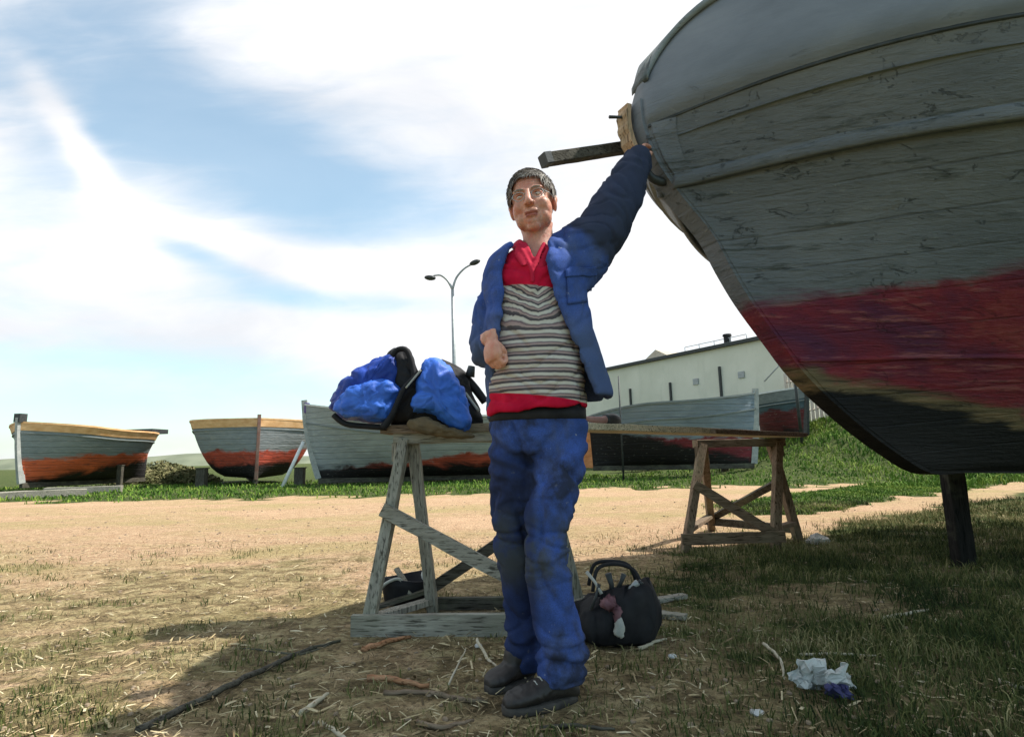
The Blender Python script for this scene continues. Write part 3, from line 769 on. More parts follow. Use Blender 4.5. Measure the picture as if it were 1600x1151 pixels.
s0, s1 = wall_s(1040), wall_s(996); mid = (s0+s1)/2
MB().add([WPt(s0, .5, HH+.2), WPt(s1, .5, HH+.2), WPt(mid, .5, HH+.75), WPt(s0, 2.5, HH+.2), WPt(s1, 2.5, HH+.2), WPt(mid, 2.5, HH+.75)], [(0, 1, 2), (5, 4, 3), (0, 2, 5, 3), (1, 4, 5, 2), (0, 3, 4, 1)]).obj('roof_hood', mottled('tan_hood', (.4, .34, .26), (.5, .44, .36)), wh, smooth_=False)
for px in (1088, 1160):
    s = wall_s(px); 
    wbox(s-.16, s+.16, -.06, 0, HH-1.6, HH-1.3).obj('vent', M['metal'], wh, smooth_=False)
# pale slatted fence on the bank
f0 = P(1232, 640, 24.0); f1 = P(1420, 660, 19.5); t = thing('slat_fence', (f0.x, f0.y, 0), 'pale pinkish slatted fence on top of the grass bank', 'fence')
q = MB(); q2 = MB(); n_ = 26; pm = mottled('pale_fence', (.5, .42, .36), (.62, .55, .48), 5)
for k in range(n_):
    a = V((f0.x, f0.y, 0)).lerp(V((f1.x, f1.y, 0)), k/(n_-1)); z0 = gz(a.x, a.y)-.05; hh = 2.3+.05*math.sin(k*3)
    q.beam(a+V((0, 0, z0)), a+V((0, 0, z0+hh)), .13, .03, upv=(0, 1, 0), seg=2, jit=.004)
for zz_ in (.5, 1.9):
    pr = [V((f0.x, f0.y+.04, 0)).lerp(V((f1.x, f1.y+.04, 0)), k/12) for k in range(13)]; pr = [p+V((0, 0, gz(p.x, p.y)+zz_)) for p in pr]
    q2.tube(pr, .035, 4)
q.obj('slats', pm, t, smooth_=False); q2.obj('rail', pm, t)
# lamp post
base = P(714, 700, 22); base = V((base.x, 22, 0))
lp = thing('street_lamp', base, 'grey double armed street lamp rising beyond the boats', 'street lamp')
top = P(707, 452, 22)
MB().tube([base, base.lerp(top, .5), top], [.12, .09, .06], 10).obj('pole', M['metal'], lp)
for pts, hd in (([(707, 452), (699, 438), (688, 430), (677, 431)], (672, 434)), ([(707, 452), (713, 434), (725, 420), (737, 413)], (742, 410))):
    pt_ = [P(x, y, 22) for x, y in pts]; MB().tube(pt_, [.05, .045, .04, .035], 8, sub=4).obj('arm', M['metal'], lp)
    e = P(*hd, 22); q = MB(); sg = 1 if hd[0] > 707 else -1
    q.ell(e, (.24, .15, .1), 12, 6, Matrix.Rotation(-.35*sg if sg > 0 else .1, 3, 'Y')); q.obj('lamp_head', M['dark_metal'], lp)
# ------------------------------------------------------------------ shrubs between the boats
leafm = blade_mat('leaf', [(0, (.05, .06, .025)), (.5, (.14, .14, .06)), (1, (.28, .25, .13))])
def shrub(px, D, wd, h, label, group='scrub on the horizon between the boats', n=2600):
    c = place(px, 0, D); t = thing('shrub', c, label, 'shrub', group); vs = []; fs = []; tint = []
    for k in range(n):
        a = random.uniform(0, 6.283); r = random.random()**.5; hh = random.random()**.8
        lim = (1-hh**2.2)**.5*(1+.35*noise.noise(V((a, hh*2, px*.1))))
        p = c+V((math.cos(a)*r*lim*wd, math.sin(a)*r*lim*wd*.6, hh*h*(1+.3*noise.noise(V((a*1.5, px, 0))))))
        s = random.uniform(.035, .09); u = V((random.uniform(-1, 1), random.uniform(-1, 1), random.uniform(-1, 1))).normalized(); v_ = u.orthogonal().normalized()
        i = len(vs); vs += [p-u*s, p+v_*s*.5, p+u*s, p-v_*s*.5]; fs.append((i, i+1, i+2, i+3)); tq = min(1, max(0, .5+.6*noise.noise(p*1.7)+random.uniform(-.2, .2))); tint += [tq, tq, tq, 1]*4
    o = mobj('foliage', vs, fs, leafm, t, smooth_=False); at = o.data.color_attributes.new('tint', 'FLOAT_COLOR', 'POINT'); at.data.foreach_set('color', tint)
    q = MB()
    for k in range(6):
        a = k*1.05; q.tube([c, c+V((math.cos(a)*wd*.3, math.sin(a)*wd*.2, h*.4)), c+V((math.cos(a)*wd*.55, math.sin(a)*wd*.35, h*.75))], [.03, .02, .008], 5)
    q.obj('stem', M['dark_z'], t)
shrub(222, 24, 1.5, .55, 'low olive shrub just right of the leftmost boat')
shrub(262, 25, 1.8, .8, 'widest olive shrub between the leftmost and end on boats')
shrub(300, 23, 1.1, .5, 'small olive shrub at the left flank of the end on boat')
shrub(1010, 24, 1.5, 1.2, 'shrub behind the slate grey boat')
# far low hills
vs = []; fs = []
pts_ = [(-420+k*14) for k in range(61)]
for k, x in enumerate(pts_):
    h = 3.5+3*noise.noise(V((x*.02, 3, 0)))+2*noise.noise(V((x*.06, 9, 0)))
    if x < -60: h += 2
    vs += [(x, 300, -.5), (x, 320, max(1, h)), (x, 400, -.5)]
for k in range(60):
    a = 3*k; fs += [(a, a+3, a+4, a+1), (a+1, a+4, a+5, a+2)]
tag(mobj('hills', vs, fs, mottled('hill', (.1, .12, .08), (.2, .22, .15), .05, .9)), kind='structure')
def crease(p, s, st=(1, 1, 1), w=.16):
    q = V((p.x*st[0], p.y*st[1], p.z*st[2])); q = q+V((noise.noise(q*3), noise.noise(q*3+V((7, 7, 7))), noise.noise(q*3+V((2, 9, 4)))))*.06
    a = abs(noise.noise(q*s)); return -max(0, 1-a/w)**1.3
# ------------------------------------------------------------------ trestles and plank
def trestle(fl, fr, bl_, br, tl, tr, sx, label, mats, post=.06, lowz=.1, lowplank=None):
    """feet: front left/right, back left/right (ground); tl/tr top ends of the beam"""
    o = (V(fl)+V(fr)+V(bl_)+V(br))/4; o.z = 0
    t = thing('trestle', o, label, 'trestle', 'wooden trestles carrying the bench plank')
    mz, mx = mats
    d = (V(tr)-V(tl)).normalized()
    ins = d*.05
    side = V((d.y, -d.x, 0))
    tops = [V(tl)+ins+side*.03, V(tr)-ins+side*.03, V(tl)+ins*1.6-side*.03, V(tr)-ins*1.6-side*.03]
    for f, q in zip((fl, fr, bl_, br), tops):
        MB().beam(V(f)+V((0, 0, -.02)), q, post, post*.8, upv=d, jit=.002, seg=8).obj('leg', mz, t)
    MB().beam(V(tl)+V((0, 0, .01)), V(tr)+V((0, 0, .01)), post*1.5, post*.85, jit=.002, seg=8).obj('top_rail', mx, t)
    L_ = lambda a, b, k: V(a).lerp(V(b), k)
    off = side*post*.62
    MB().beam(L_(fl, tops[0], .62)+off-d*.03, L_(fr, tops[1], .1)+off+d*.03, post*.95, post*.4, upv=side, jit=.002, seg=8).obj('brace', mx, t)
    MB().beam(L_(bl_, tops[2], .12)-off-d*.02, L_(br, tops[3], .62)-off+d*.02, post*.8, post*.4, upv=side, jit=.002, seg=8).obj('brace', M['dark_x'], t)
    zf = lowz
    MB().beam(L_(fl, tops[0], zf)+off-d*.06, L_(fr, tops[1], zf)+off+d*.05, lowplank or post*1.1, post*.45, upv=side, jit=.002, seg=8).obj('low_rail', mx, t)
    MB().beam(L_(bl_, tops[2], zf)-off-d*.04, L_(br, tops[3], zf)-off+d*.04, post*.9, post*.45, upv=side, jit=.002, seg=8).obj('low_rail', M['dark_x'], t)
    for a, b in ((0, 2), (1, 3)):
        ft = (fl, fr, bl_, br)
        p, q = L_(ft[a], tops[a], zf*1.6), L_(ft[b], tops[b], zf*1.6)
        MB().beam(p, q, post*.9, post*.4, upv=(0, 0, 1), jit=.002).obj('end_rail', mz, t)
        p, q = L_(ft[a], tops[a], .93), L_(ft[b], tops[b], .93)
        MB().beam(p-d*.04*(1 if a == 0 else -1), q-d*.04*(1 if a == 0 else -1), .09, .025, upv=d, jit=.002, seg=3).obj('gusset', mz, t)
    return t
g1 = G(572, 990); g2 = G(678, 958)
tl = P(618, 688, 2.82); tr = tl+V((.78, -.02, 0)); tr.z = tl.z
trestle(g1, g1+V((.88, -.03, 0)), g2, g2+V((.72, -.02, 0)), tl, tr, 0, 'grey weathered trestle beneath the blue bag, behind the man', (M['wood_z'], M['wood_x']), .064, .045, .1)
h1 = G(1070, 862); h2 = G(1211, 858); h3 = G(1112, 828); h4 = G(1249, 846)
tl2 = P(1086, 695, 4.75); tr2 = P(1222, 695, 4.8); tr2.z = tl2.z
trestle(h1, h2, h3, h4, tl2, tr2, 0, 'smaller brown trestle on the grass edge at the far end of the plank', (M['brown_z'], M['brown_x']), .075, .12)
bz = max(tl.z, tl2.z)+.05
ba = P(840, 663, 2.88); ba.z = tl.z+.06; bb = P(1232, 692, 4.75); bb.z = tl2.z+.065
bp = thing('bench_plank', (ba+bb)/2, 'long pale plank laid across the two trestles, right of the man', 'plank')
MB().beam(ba, bb, .24, .036, jit=.002, seg=14).obj('plank', wood('sunbleached_wood', (.55, .46, .32), (.8, .7, .52), 0), bp)
sv_ = (bb-ba).normalized(); sd2 = V((sv_.y, -sv_.x, 0))
MB().beam(ba.lerp(bb, .5)+sd2*.145+V((0, 0, -.006)), bb+sd2*.14+V((0, 0, -.004)), .035, .03, jit=.002, seg=6).obj('edge_batten', M['brown_x'], bp)
b2a = tl+V((-.06, .0, .052)); b2b = tr+V((.03, 0, .052))
bp2 = thing('bench_board', (b2a+b2b)/2, 'short brown board under the blue bag on top of the nearer trestle', 'board')
MB().beam(b2a+V((0, .04, 0)), b2b+V((0, .04, 0)), .2, .04, jit=.002, seg=8).obj('board', M['brown_x'], bp2)
# ------------------------------------------------------------------ puffy cloth shapes
def puff(outline, D, thick, nring=12, wr=.006, ws=14, pw=.8, inner=0, dtilt=0, vox=None):
    pts = [P(x, y, D+dtilt*(x-outline[0][0])/100) for x, y in outline]
    n = len(pts); Q = []
    for i in range(n):
        for j in range(8):
            t = j/8; a, b, c, d = pts[i-1], pts[i], pts[(i+1) % n], pts[(i+2) % n]
            Q.append(.5*((2*b)+(c-a)*t+(2*a-5*b+4*c-d)*t*t+(3*b-3*c+d-a)*t**3))
    c = sum(Q, V((0, 0, 0)))/len(Q)
    rs = []
    for k in range(-nring, nring+1):
        a = k/nring*math.pi/2*.97; s = math.cos(a)**pw; y = math.sin(a)*thick/2
        rs.append([c+(q-c)*s+V((0, y, 0)) for q in Q])
    mb = MB().rings(rs)
    mb.v = [v+V((fbm(v, ws), fbm(v+V((5, 5, 5)), ws), fbm(v+V((9, 1, 5)), ws)))*wr-(v-c).normalized()*(thick*.045+.003)*(-crease(v+V((.3*v.z, 0, 0)), 11, (1, 1, 1), .2)-.6*crease(v+V((3, 2, 1)), 22, (1, 1, 1), .2)) for v in mb.v]
    return mb
BD = 2.8
bag = thing('duffel_bag', P(640, 668, BD), 'bright blue and black bag sagging over the end of the near trestle', 'bag')
puff([(600, 655), (596, 600), (606, 552), (626, 545), (641, 552), (648, 590), (668, 590), (690, 565), (720, 580), (742, 620), (752, 668), (700, 674), (640, 672)], BD+.05, .26, wr=.012, ws=9, pw=.6).obj('main_compartment', M['black'], bag)
puff([(516, 640), (520, 618), (540, 590), (572, 570), (606, 556), (628, 548), (636, 575), (632, 612), (612, 652), (598, 664), (540, 655)], BD+.02, .24, wr=.01, ws=12, pw=.6).obj('end_pocket', M['deep_blue'], bag)
puff([(524, 636), (534, 612), (560, 600), (590, 592), (613, 596), (626, 608), (618, 634), (606, 657), (560, 654), (528, 646)], BD-.07, .14, wr=.012, ws=13, pw=.55).obj('end_panel', M['blue_nylon'], bag)
puff([(652, 598), (660, 570), (674, 561), (700, 568), (716, 590), (730, 620), (738, 662), (728, 676), (700, 664), (672, 648), (646, 645), (642, 630), (652, 618)], BD-.06, .2, wr=.012, ws=11, pw=.55).obj('side_panel', M['blue_nylon'], bag)
def pxt(pts, D, r, n=8, sub=4, flat=1): return MB().tube([P(x, y, D+(z[0] if z else 0)) for x, y, *z in pts], r, n, sub=sub, flat=flat, upv=(0, 1, 0))
pxt([(521, 648), (540, 662), (575, 666), (604, 668)], BD-.05, [.014]*4).obj('piping', M['black'], bag)
pxt([(598, 668), (612, 650), (624, 622), (634, 604), (660, 578)], BD-.12, [.018, .016, .014, .014, .01]).obj('strap', M['black'], bag)
pxt([(612, 556), (622, 546), (636, 548), (645, 575), (648, 604)], BD-.08, [.014]*5).obj('handle', M['black'], bag)
pxt([(634, 606), (646, 592), (658, 578)], BD-.13, .005).obj('zip', M['webbing'], bag)
pxt([(688, 566), (716, 580), (740, 604), (758, 628)], BD+.08, [.02, .022, .022, .02]).obj('shoulder_strap', M['black'], bag)
pxt([(711, 593), (728, 615), (748, 642)], BD-.02, [.007]*3).obj('strap_webbing', M['webbing'], bag)
q = MB().tube([P(734, 588, BD+.05), P(737, 572, BD+.05)], [.025, .018], 8); q.obj('buckle', M['dark_metal'], bag)
puff([(636, 660), (665, 652), (700, 664), (735, 676), (740, 684), (700, 684), (655, 678)], BD-.11, .06, wr=.008).obj('underside', mottled('dusty_base', (.06, .045, .025), (.18, .13, .07), 10), bag)
# dark hand tool on the plank
p = ba.lerp(bb, .17)+V((0, 0, .02))
tl_ = thing('hand_tool', p, 'dark hand tool with pale reddish body lying on the plank beside the jacket hem', 'tool')
dd = sv_
q = MB().tube([p+V((0, 0, .03))+dd*.04, p+V((0, 0, .032))+dd*.1, p+V((0, 0, .03))+dd*.15], [.03, .036, .028], 10, sub=3); q.obj('motor_housing', M['dark_metal'], tl_)
q = MB().tube([p+V((0, 0, .03))+dd*-.14, p+V((0, 0, .026)), p+V((0, 0, .03))+dd*.05], [.014, .02, .024], 10, sub=3); q.obj('grip', mottled('faded_red_grip', (.3, .14, .12), (.45, .3, .27), 12), tl_)
q = MB().tube([p+V((0, 0, .012))+dd*-.14, p+V((0, 0, .008))+dd*-.2+sd2*.05, p+V((0, 0, .006))+dd*-.3], .005, 6, sub=4); q.obj('cable', M['black'], tl_)
# black tool bag behind the man's leg
c = G(962, 1004); c.y += .05; c.x = P(962, 950, c.y).x
tbg = thing('tool_bag', c, 'open black tool bag full of odds and ends on the ground right of the man', 'bag')
rs = []
for k, (z, sx, sy, ox) in enumerate([(0, .12, .1, 0), (.02, .155, .13, 0), (.07, .168, .14, .005), (.13, .16, .13, .01), (.175, .138, .11, .014), (.205, .115, .09, .02), (.19, .1, .075, .02), (.12, .1, .07, .01)]):
    rs.append([c+V((ox+sx*math.copysign(abs(math.cos(a))**.75, math.cos(a)), sy*math.copysign(abs(math.sin(a))**.75, math.sin(a)), z+(.035*math.cos(a) if z > .14 else 0)-(.02*math.sin(a) if z > .18 else 0)))+V((fbm((a*2, z*9, 1), 1), fbm((a*2, z*9, 4), 1), 0))*.035 for a in [2*math.pi*i/40 for i in range(40)]])
MB().rings(rs).obj('bag_body', M['black'], tbg)
q = MB()
for sy in (-.06, .06):
    q.tube([c+V((-.1, sy, .2)), c+V((-.075, sy*.8, .285)), c+V((0, sy*.5, .3)), c+V((.07, sy*.8, .28)), c+V((.1, sy, .22))], .008, 7, sub=5)
q.obj('handle', M['black'], tbg)
pk = mottled('dull_pink_cloth', (.1, .04, .05), (.24, .13, .14), 14)
q = MB(); q.ell(c+V((-.04, -.12, .165)), (.032, .03, .026), 16, 12); q.ell(c+V((-.015, -.128, .135)), (.018, .02, .03), 12, 10)
q.v = [v+V((fbm(v, 25), fbm(v, 28), fbm(v, 31)))*.022 for v in q.v]; q.obj('rag', pk, tbg)
q = MB(); q.ell(c+V((-.012, -.15, .085)), (.02, .012, .034), 12, 10); q.v = [v+V((fbm(v, 30), 0, fbm(v, 33)))*.012 for v in q.v]; q.obj('side_pouch', M['webbing'], tbg)
for a, b_, r, mm in [((-.115, -.1, .14), (-.075, -.085, .235), .007, 'dark_metal'), ((-.07, -.1, .2), (-.12, -.05, .275), .007, 'webbing'), ((.03, -.08, .2), (.075, -.1, .24), .012, 'metal'),
                 ((.06, -.07, .2), (.095, -.08, .24), .011, 'dark_metal'), ((-.02, -.06, .18), (-.035, -.07, .27), .013, 'dark_metal'), ((.0, -.05, .2), (.03, -.06, .265), .01, 'dark_metal')]:
    MB().tube([c+V(a), (c+V(a)+c+V(b_))/2+V((.004, 0, .003)), c+V(b_)], [r, r*.8, r*1.1], 8).obj('tool_handle', M[mm], tbg)
# clutter below the near trestle
c = G(632, 950); c.y += .08
cr = thing('scrap_tub', c, 'black tub of scrap with grey offcuts under the near trestle', 'tub')
rs = []
for z, s in [(0, .1), (.02, .12), (.1, .135), (.14, .145), (.14, .13), (.05, .11)]:
    rs.append([c+V((s*math.cos(a), s*.8*math.sin(a), z+.012*math.sin(a*2))) for a in [2*math.pi*i/20 for i in range(20)]])
MB().rings(rs).obj('tub', M['black'], cr)
MB().beam(c+V((-.14, -.14, .02)), c+V((.16, -.1, .1)), .05, .02).obj('offcut', M['dark_x'], cr)
MB().beam(c+V((-.05, -.05, .19)), c+V((.05, -.1, .06)), .03, .015).obj('offcut', M['wood_x'], cr)
q = MB().ell(c+V((.105, -.03, .15)), (.03, .03, .035), 8, 6); q.obj('plastic_cup', M['white_paint'], cr)
MB().tube([c+V((-.15, -.06, .05)), c+V((-.1, -.1, .12)), c+V((-.03, -.11, .15)), c+V((.0, -.1, .12))], .008, 6, sub=4).obj('wire', M['webbing'], cr)
# grey boards lying right of the tool bag
for a_, b_, lb in [((1000, 946), (1070, 936), 'upper grey offcut on the grass just right of the tool bag'), ((1020, 962), (1072, 970), 'lower grey offcut on the grass just right of the tool bag')]:
    p, q = G(*a_), G(*b_); t = thing('offcut', p, lb, 'offcut', 'offcuts beside the tool bag')
    MB().beam(p+V((0, 0, .014)), q+V((0, 0, .018)), .055, .02, jit=.003).obj('wood', M['wood_x'], t)
# sticks
def stick(pts, r, label, mat='brown_x', group='sticks lying about on the ground'):
    pp = [G(*a[:2])+V((0, 0, (a[2] if len(a) > 2 else r*.8))) for a in pts]
    pp2, rr = spl(pp, [r, *[r*random.uniform(.75, 1.1) for _ in pp[2:]], r*.5], 5)
    pp2 = [p+V((random.uniform(-1, 1), random.uniform(-1, 1), random.uniform(-.3, .5)))*r*.6 for p in pp2]
    q = MB().tube(pp2, rr, 6)
    o = q.obj('stick', M[mat], None, loc=pp[0]); return tag(o, label, 'stick', group)
M['bark'] = wood('orange_bark', (.28, .12, .05), (.45, .25, .14), 0)
M['pale_stick'] = mottled('pale_stick', (.35, .3, .2), (.55, .5, .38), 20)
stick([(215, 1146), (300, 1105), (385, 1062), (470, 1022), (530, 1004)], .011, 'long dark stick running diagonally across the lower left ground', 'dark_x')
stick([(335, 1014), (400, 1018), (470, 1024), (520, 1006)], .006, 'thin dark stick crossing the far end of the long diagonal one', 'dark_x')
stick([(575, 1063), (615, 1068), (668, 1076)], .013, 'short orange barked stick left of the boots', 'bark')
stick([(600, 1085), (660, 1084), (715, 1094), (760, 1100)], .008, 'straight brown stick below the orange barked one')
stick([(470, 1118), (495, 1100), (515, 1086)], .009, 'stubby pale stick lying left of the straight brown one', 'pale_stick')
stick([(745, 1010, .03), (762, 1030), (792, 1052)], .006, 'pale forked twig end by the rear boot', 'pale_stick')
stick([(565, 1018), (600, 1008), (640, 998)], .012, 'broken orange bark piece below the trestle foot', 'bark')
stick([(500, 1130), (530, 1150), (545, 1160)], .006, 'pale twig cut off by the bottom edge of the picture', 'pale_stick')
stick([(700, 1075, .01), (722, 1050, .05), (728, 1040, .06)], .004, 'thin upright twig left of the boots', 'pale_stick')
stick([(1195, 1018, .03), (1220, 1040, .02), (1226, 1064)], .006, 'bent pale twig standing left of the crumpled paper', 'pale_stick')
stick([(1250, 1024), (1310, 1023), (1370, 1026)], .005, 'straight pale twig lying behind the crumpled paper', 'pale_stick')
stick([(1378, 968), (1420, 960), (1450, 954)], .008, 'short grey stick in the deep shade under the large boat', 'pale_stick')
stick([(1560, 1066), (1585, 1074), (1605, 1078)], .008, 'pale stick at the right edge of the picture', 'pale_stick')
stick([(1000, 1016), (1022, 1006), (1040, 1000)], .008, 'short pale stick in front of the tool bag', 'pale_stick')
stick([(650, 1130), (690, 1140), (740, 1128)], .007, 'curved brown stick near the bottom edge left of the boots')
stick([(845, 1140), (900, 1136), (960, 1142)], .006, 'dark thin stick in front of the near boot', 'dark_x')
# crumpled paper and pale stones
def crumple(outl, D, th, name, mat, label, cat, group=None, nz=.03, ws=22):
    mb = puff(outl, D, th, nring=4, wr=nz, ws=ws, pw=1)
    c = sum(mb.v, V((0, 0, 0)))/len(mb.v); mnz = min(v.z for v in mb.v); mb.v = [v+V((0, 0, -mnz+.002)) for v in mb.v]; c.z = 0
    o = mb.obj(name, mat, None, smooth_=False, loc=c); return tag(o, label, cat, group)
pw_ = mottled('dirty_white_plastic', (.3, .32, .3), (.55, .56, .53), 9, .5)
crumple([(1232, 1062), (1252, 1042), (1280, 1036), (1292, 1046), (1284, 1064), (1260, 1070)], 1.92, .035, 'crumpled_paper', pw_, 'flat piece of crumpled white paper in the grass, left of the tent shaped piece', 'litter', 'crumpled litter in the grass')
crumple([(1286, 1062), (1298, 1046), (1312, 1034), (1330, 1052), (1336, 1068), (1312, 1074)], 1.88, .04, 'crumpled_paper', pw_, 'tent shaped piece of crumpled white paper in the grass', 'litter', 'crumpled litter in the grass')
crumple([(1288, 1074), (1306, 1070), (1326, 1076), (1316, 1090), (1296, 1088)], 1.84, .04, 'plastic_scrap', mottled('violet_scrap', (.03, .03, .09), (.06, .06, .15), 20), 'small violet blue scrap under the crumpled white paper', 'litter')
st_ = mottled('pale_stone', (.4, .4, .38), (.62, .62, .58), 20)
def stone(px, py, r, label):
    p = G(px, py); q = MB().ell(p+V((0, 0, r*.3)), (r*1.2, r, r*.65), 10, 7); q.v = [v+V((fbm(v, 20), fbm(v, 23), fbm(v, 21)))*r*.5 for v in q.v]
    tag(q.obj('stone', st_, None, smooth_=False, loc=p), label, 'stone', 'pale stones in the grass')
stone(1184, 1116, .016, 'longish white stone near the bottom edge below the crumpled paper')
stone(1276, 848, .07, 'large pale stone on the grass right of the far trestle')
stone(1052, 1027, .012, 'small pale stone right of the tool bag')
stone(1276, 1077, .012, 'little pale stone touching the crumpled paper')
stone(748, 1009, .014, 'small pale stone below the trestle at the rear boot')
# ------------------------------------------------------------------ the man
MO = V((.09, 1.93, 0))
man = thing('person', MO, 'man in open blue work jacket, striped red shirt and blue trousers leaning on the bow', 'person')
HC = P(832, 321, 1.92)
HR = Matrix.Rotation(R(-12), 3, 'Z') @ Matrix.Rotation(R(-7), 3, 'Y') @ Matrix.Rotation(R(7), 3, 'X')
HS = 1.0
def hl(x, y, z): return HC+HR @ (V((x, y, z))*HS)
hd = MB()
def he(c, r, rot=None): hd.ell(hl(*c), [q*HS for q in r], 20, 14, HR if rot is None else HR @ rot)
he((0, .018, .035), (.074, .092, .084))
he((0, -.022, -.012), (.063, .066, .085))
he((0, -.03, -.055), (.052, .056, .052))
he((0, -.062, -.092), (.024, .02, .018))
for s in (-1, 1):
    he((s*.04, -.052, -.02), (.024, .026, .026))
    he((s*.04, -.03, -.058), (.024, .042, .034)); he((s*.048, -.03, -.03), (.022, .04, .04))
    he((s*.03, -.078, .032), (.024, .012, .009), Matrix.Rotation(s*.12, 3, 'Y'))
    he((s*.012, -.099, -.022), (.009, .012, .008))
    he((s*.077, .012, -.006), (.008, .018, .031), Matrix.Rotation(s*.35, 3, 'Z'))
    he((s*.082, .02, .01), (.008, .013, .016), Matrix.Rotation(s*.35, 3, 'Z'))
hd.tube([hl(0, -.08, .03), hl(0, -.094, .01), hl(0, -.107, -.01), hl(0, -.111, -.02)], [.009, .01, .011, .012], 10, sub=2)
he((0, -.108, -.021), (.013, .012, .011))
he((0, -.083, -.046), (.026, .012, .012)); he((0, -.087, -.051), (.022, .009, .005)); he((0, -.085, -.061), (.019, .009, .0055)); he((0, -.074, -.078), (.02, .012, .012))
# neck and trunk under the clothes
nb = P(842, 398, 1.945)
hd.tube([hl(0, .02, -.03), hl(0, .018, -.085), (hl(0, .02, -.1)+nb)/2, nb, nb+V((0, .01, -.06))], [.055, .055, .055, .06, .08], 20, sub=3)
for s in (-1, 1): hd.tube([hl(s*.045, .02, -.07), nb+V((s*.02, -.05, -.03))], [.016, .012], 8)
TX = .086
def zpx(y): return P(842, y, 1.93).z
hd.tube([nb+V((0, .01, -.02)), V((TX, 1.95, 1.38)), V((TX, 1.95, 1.2)), V((TX, 1.95, 1.0)), V((TX, 1.95, .88))], [.08, .135, .13, .125, .13], 24, flat=.6, upv=(0, 1, 0), sub=4)
# hands: palm and five fingers in a local frame (x across, y towards the fingertips, z out of the back)
def hand(o, d, back, curl, s=1.0, thumb=1, tcurl=.5):
    d = V(d).normalized(); b_ = V(back); b_ = (b_-d*b_.dot(d)).normalized(); x = d.cross(b_)
    mt = Matrix((x, d, b_)).transposed()
    def T(p): return V(o)+mt @ (V(p)*s)
    hd.tube([T((0, -.05, 0)), T((0, 0, 0)), T((0, .03, .002)), T((0, .075, 0)), T((0, .092, -.003))], [.028, .026*1.1, .04, .042, .032], 14, flat=.5, upv=b_, sub=3)
    for k, (fx, ln, r) in enumerate([(-.031, .058, .0078), (-.0105, .076, .0088), (.0105, .08, .009), (.031, .072, .0088)]):
        fx = fx*thumb; y = .088-abs(fx)*.18; z = 0; a = curl*.35; pts = [T((fx*.9, .06, 0)), T((fx, y, z))]; rr = [r, r*1.12]
        for j, seg in enumerate((.42, .32, .26)):
            y += math.cos(a)*ln*seg*1.15; z -= math.sin(a)*ln*seg*1.15; a += curl*(.9 if j == 0 else .7)
            pts.append(T((fx*(1+.03*j), y, z))); rr.append(r*(1.05-.08*j))
        hd.tube(pts, rr, 9, sub=2); hd.ell(pts[-1], [r*s*.85]*3, 8, 6)
    pts = [T((thumb*.022, .012, -.005)), T((thumb*.04, .035, -.014)), T((thumb*(.052-.012*tcurl), .058, -.022-.012*tcurl)), T((thumb*(.046-.026*tcurl), .075, -.03-.022*tcurl))]
    hd.tube(pts, [.014*s, .0125*s, .0105*s, .009*s], 9, sub=3); hd.ell(pts[-1], [.0088*s]*3, 8, 6)
WR = P(766, 528, 1.83)
hd.tube([P(758, 536, 1.95), WR], [.034, .028], 12)
hand(WR+V((.004, -.01, -.014)), (P(776, 600, 1.8)-WR), (-.8, -.6, .1), 1.75, .74, -1, 1.2)
sh = P(915, 385, 1.95)
WL = P(994, 262, 2.08)
hd.tube([P(985, 290, 2.05), WL], [.034, .028], 12)
s_, z_ = hitc(1003, 222)
tgt = BO+bd*(s_-.02)+V((0, 0, z_))
hand(WL+(tgt-WL).normalized()*.02, (tgt-WL)+V((0, 0, .03)), (-.75, -.65, .1), .55, .98, 1, .2)
vs, fs, ns = remesh(hd, .0032, 3)
# eye sockets, mouth line, nostrils, ear hollows pressed in
out = []
HI = HR.transposed()
for v, n in zip(vs, ns):
    q = HI @ (v-HC)/HS
    if q.y < -.03 and abs(q.x) < .08 and -.12 < q.z < .1:
        for s in (-1, 1):
            g_ = math.exp(-(((q.x-s*.031)/.016)**2+((q.z-.014)/.0095)**2)); v = v+HR @ V((0, .007*g_, 0))
            g_ = math.exp(-(((q.x-s*.0065)/.0035)**2+((q.z+.031)/.003)**2)); v = v+HR @ V((0, .003, .005))*g_
            lx = s*(.026+.25*max(0, -q.z-.025)); g_ = math.exp(-(((q.x-lx)/.0035)**2))*sstep(-.075, -.05, q.z)*(1-sstep(-.03, -.02, q.z)); v = v+HR @ V((0, .0018*g_, 0))
        g_ = math.exp(-((q.z+.0555)/.0022)**2)*(1-sstep(.018, .026, abs(q.x))); v = v+HR @ V((0, .005*g_, 0))
        v = v+HR @ V((0, .0012*math.sin(q.z*520)*sstep(.045, .055, q.z)*(1-sstep(.07, .078, q.z)), 0))
    out.append(v)
vs = out
mi = []
for f in fs:
    q = HI @ (sum((vs[i] for i in f), V((0, 0, 0)))/len(f)-HC)/HS
    k = 0
    if q.y < -.05 and abs(q.x) < .021 and abs(q.z+.0555) < .0085 and q.y < -.075: k = 1
    for s in (-1, 1):
        e = ((q.x-s*.031)/.018)**2+((q.z-.031-.002*math.cos((q.x-s*.031)*90))/.0042)**2
        if q.y < -.05 and e < 1: k = 2
    mi.append(k)
skm, b = new_mat('skin', .5, .4)
n1 = tex(skm, 22, detail=5); n2 = tex(skm, 120, detail=3)
c = ramp(skm, n1, [(.3, (.45, .19, .13)), (.55, (.6, .31, .22)), (.75, (.52, .18, .13))])
b.inputs['Subsurface Weight'].default_value = .12; b.inputs['Subsurface Scale'].default_value = .006
X, Y2, Z = xyz(skm)
jw = smooth(skm, mth(skm, 'SUBTRACT', Z, HC.z), -.035, -.07)
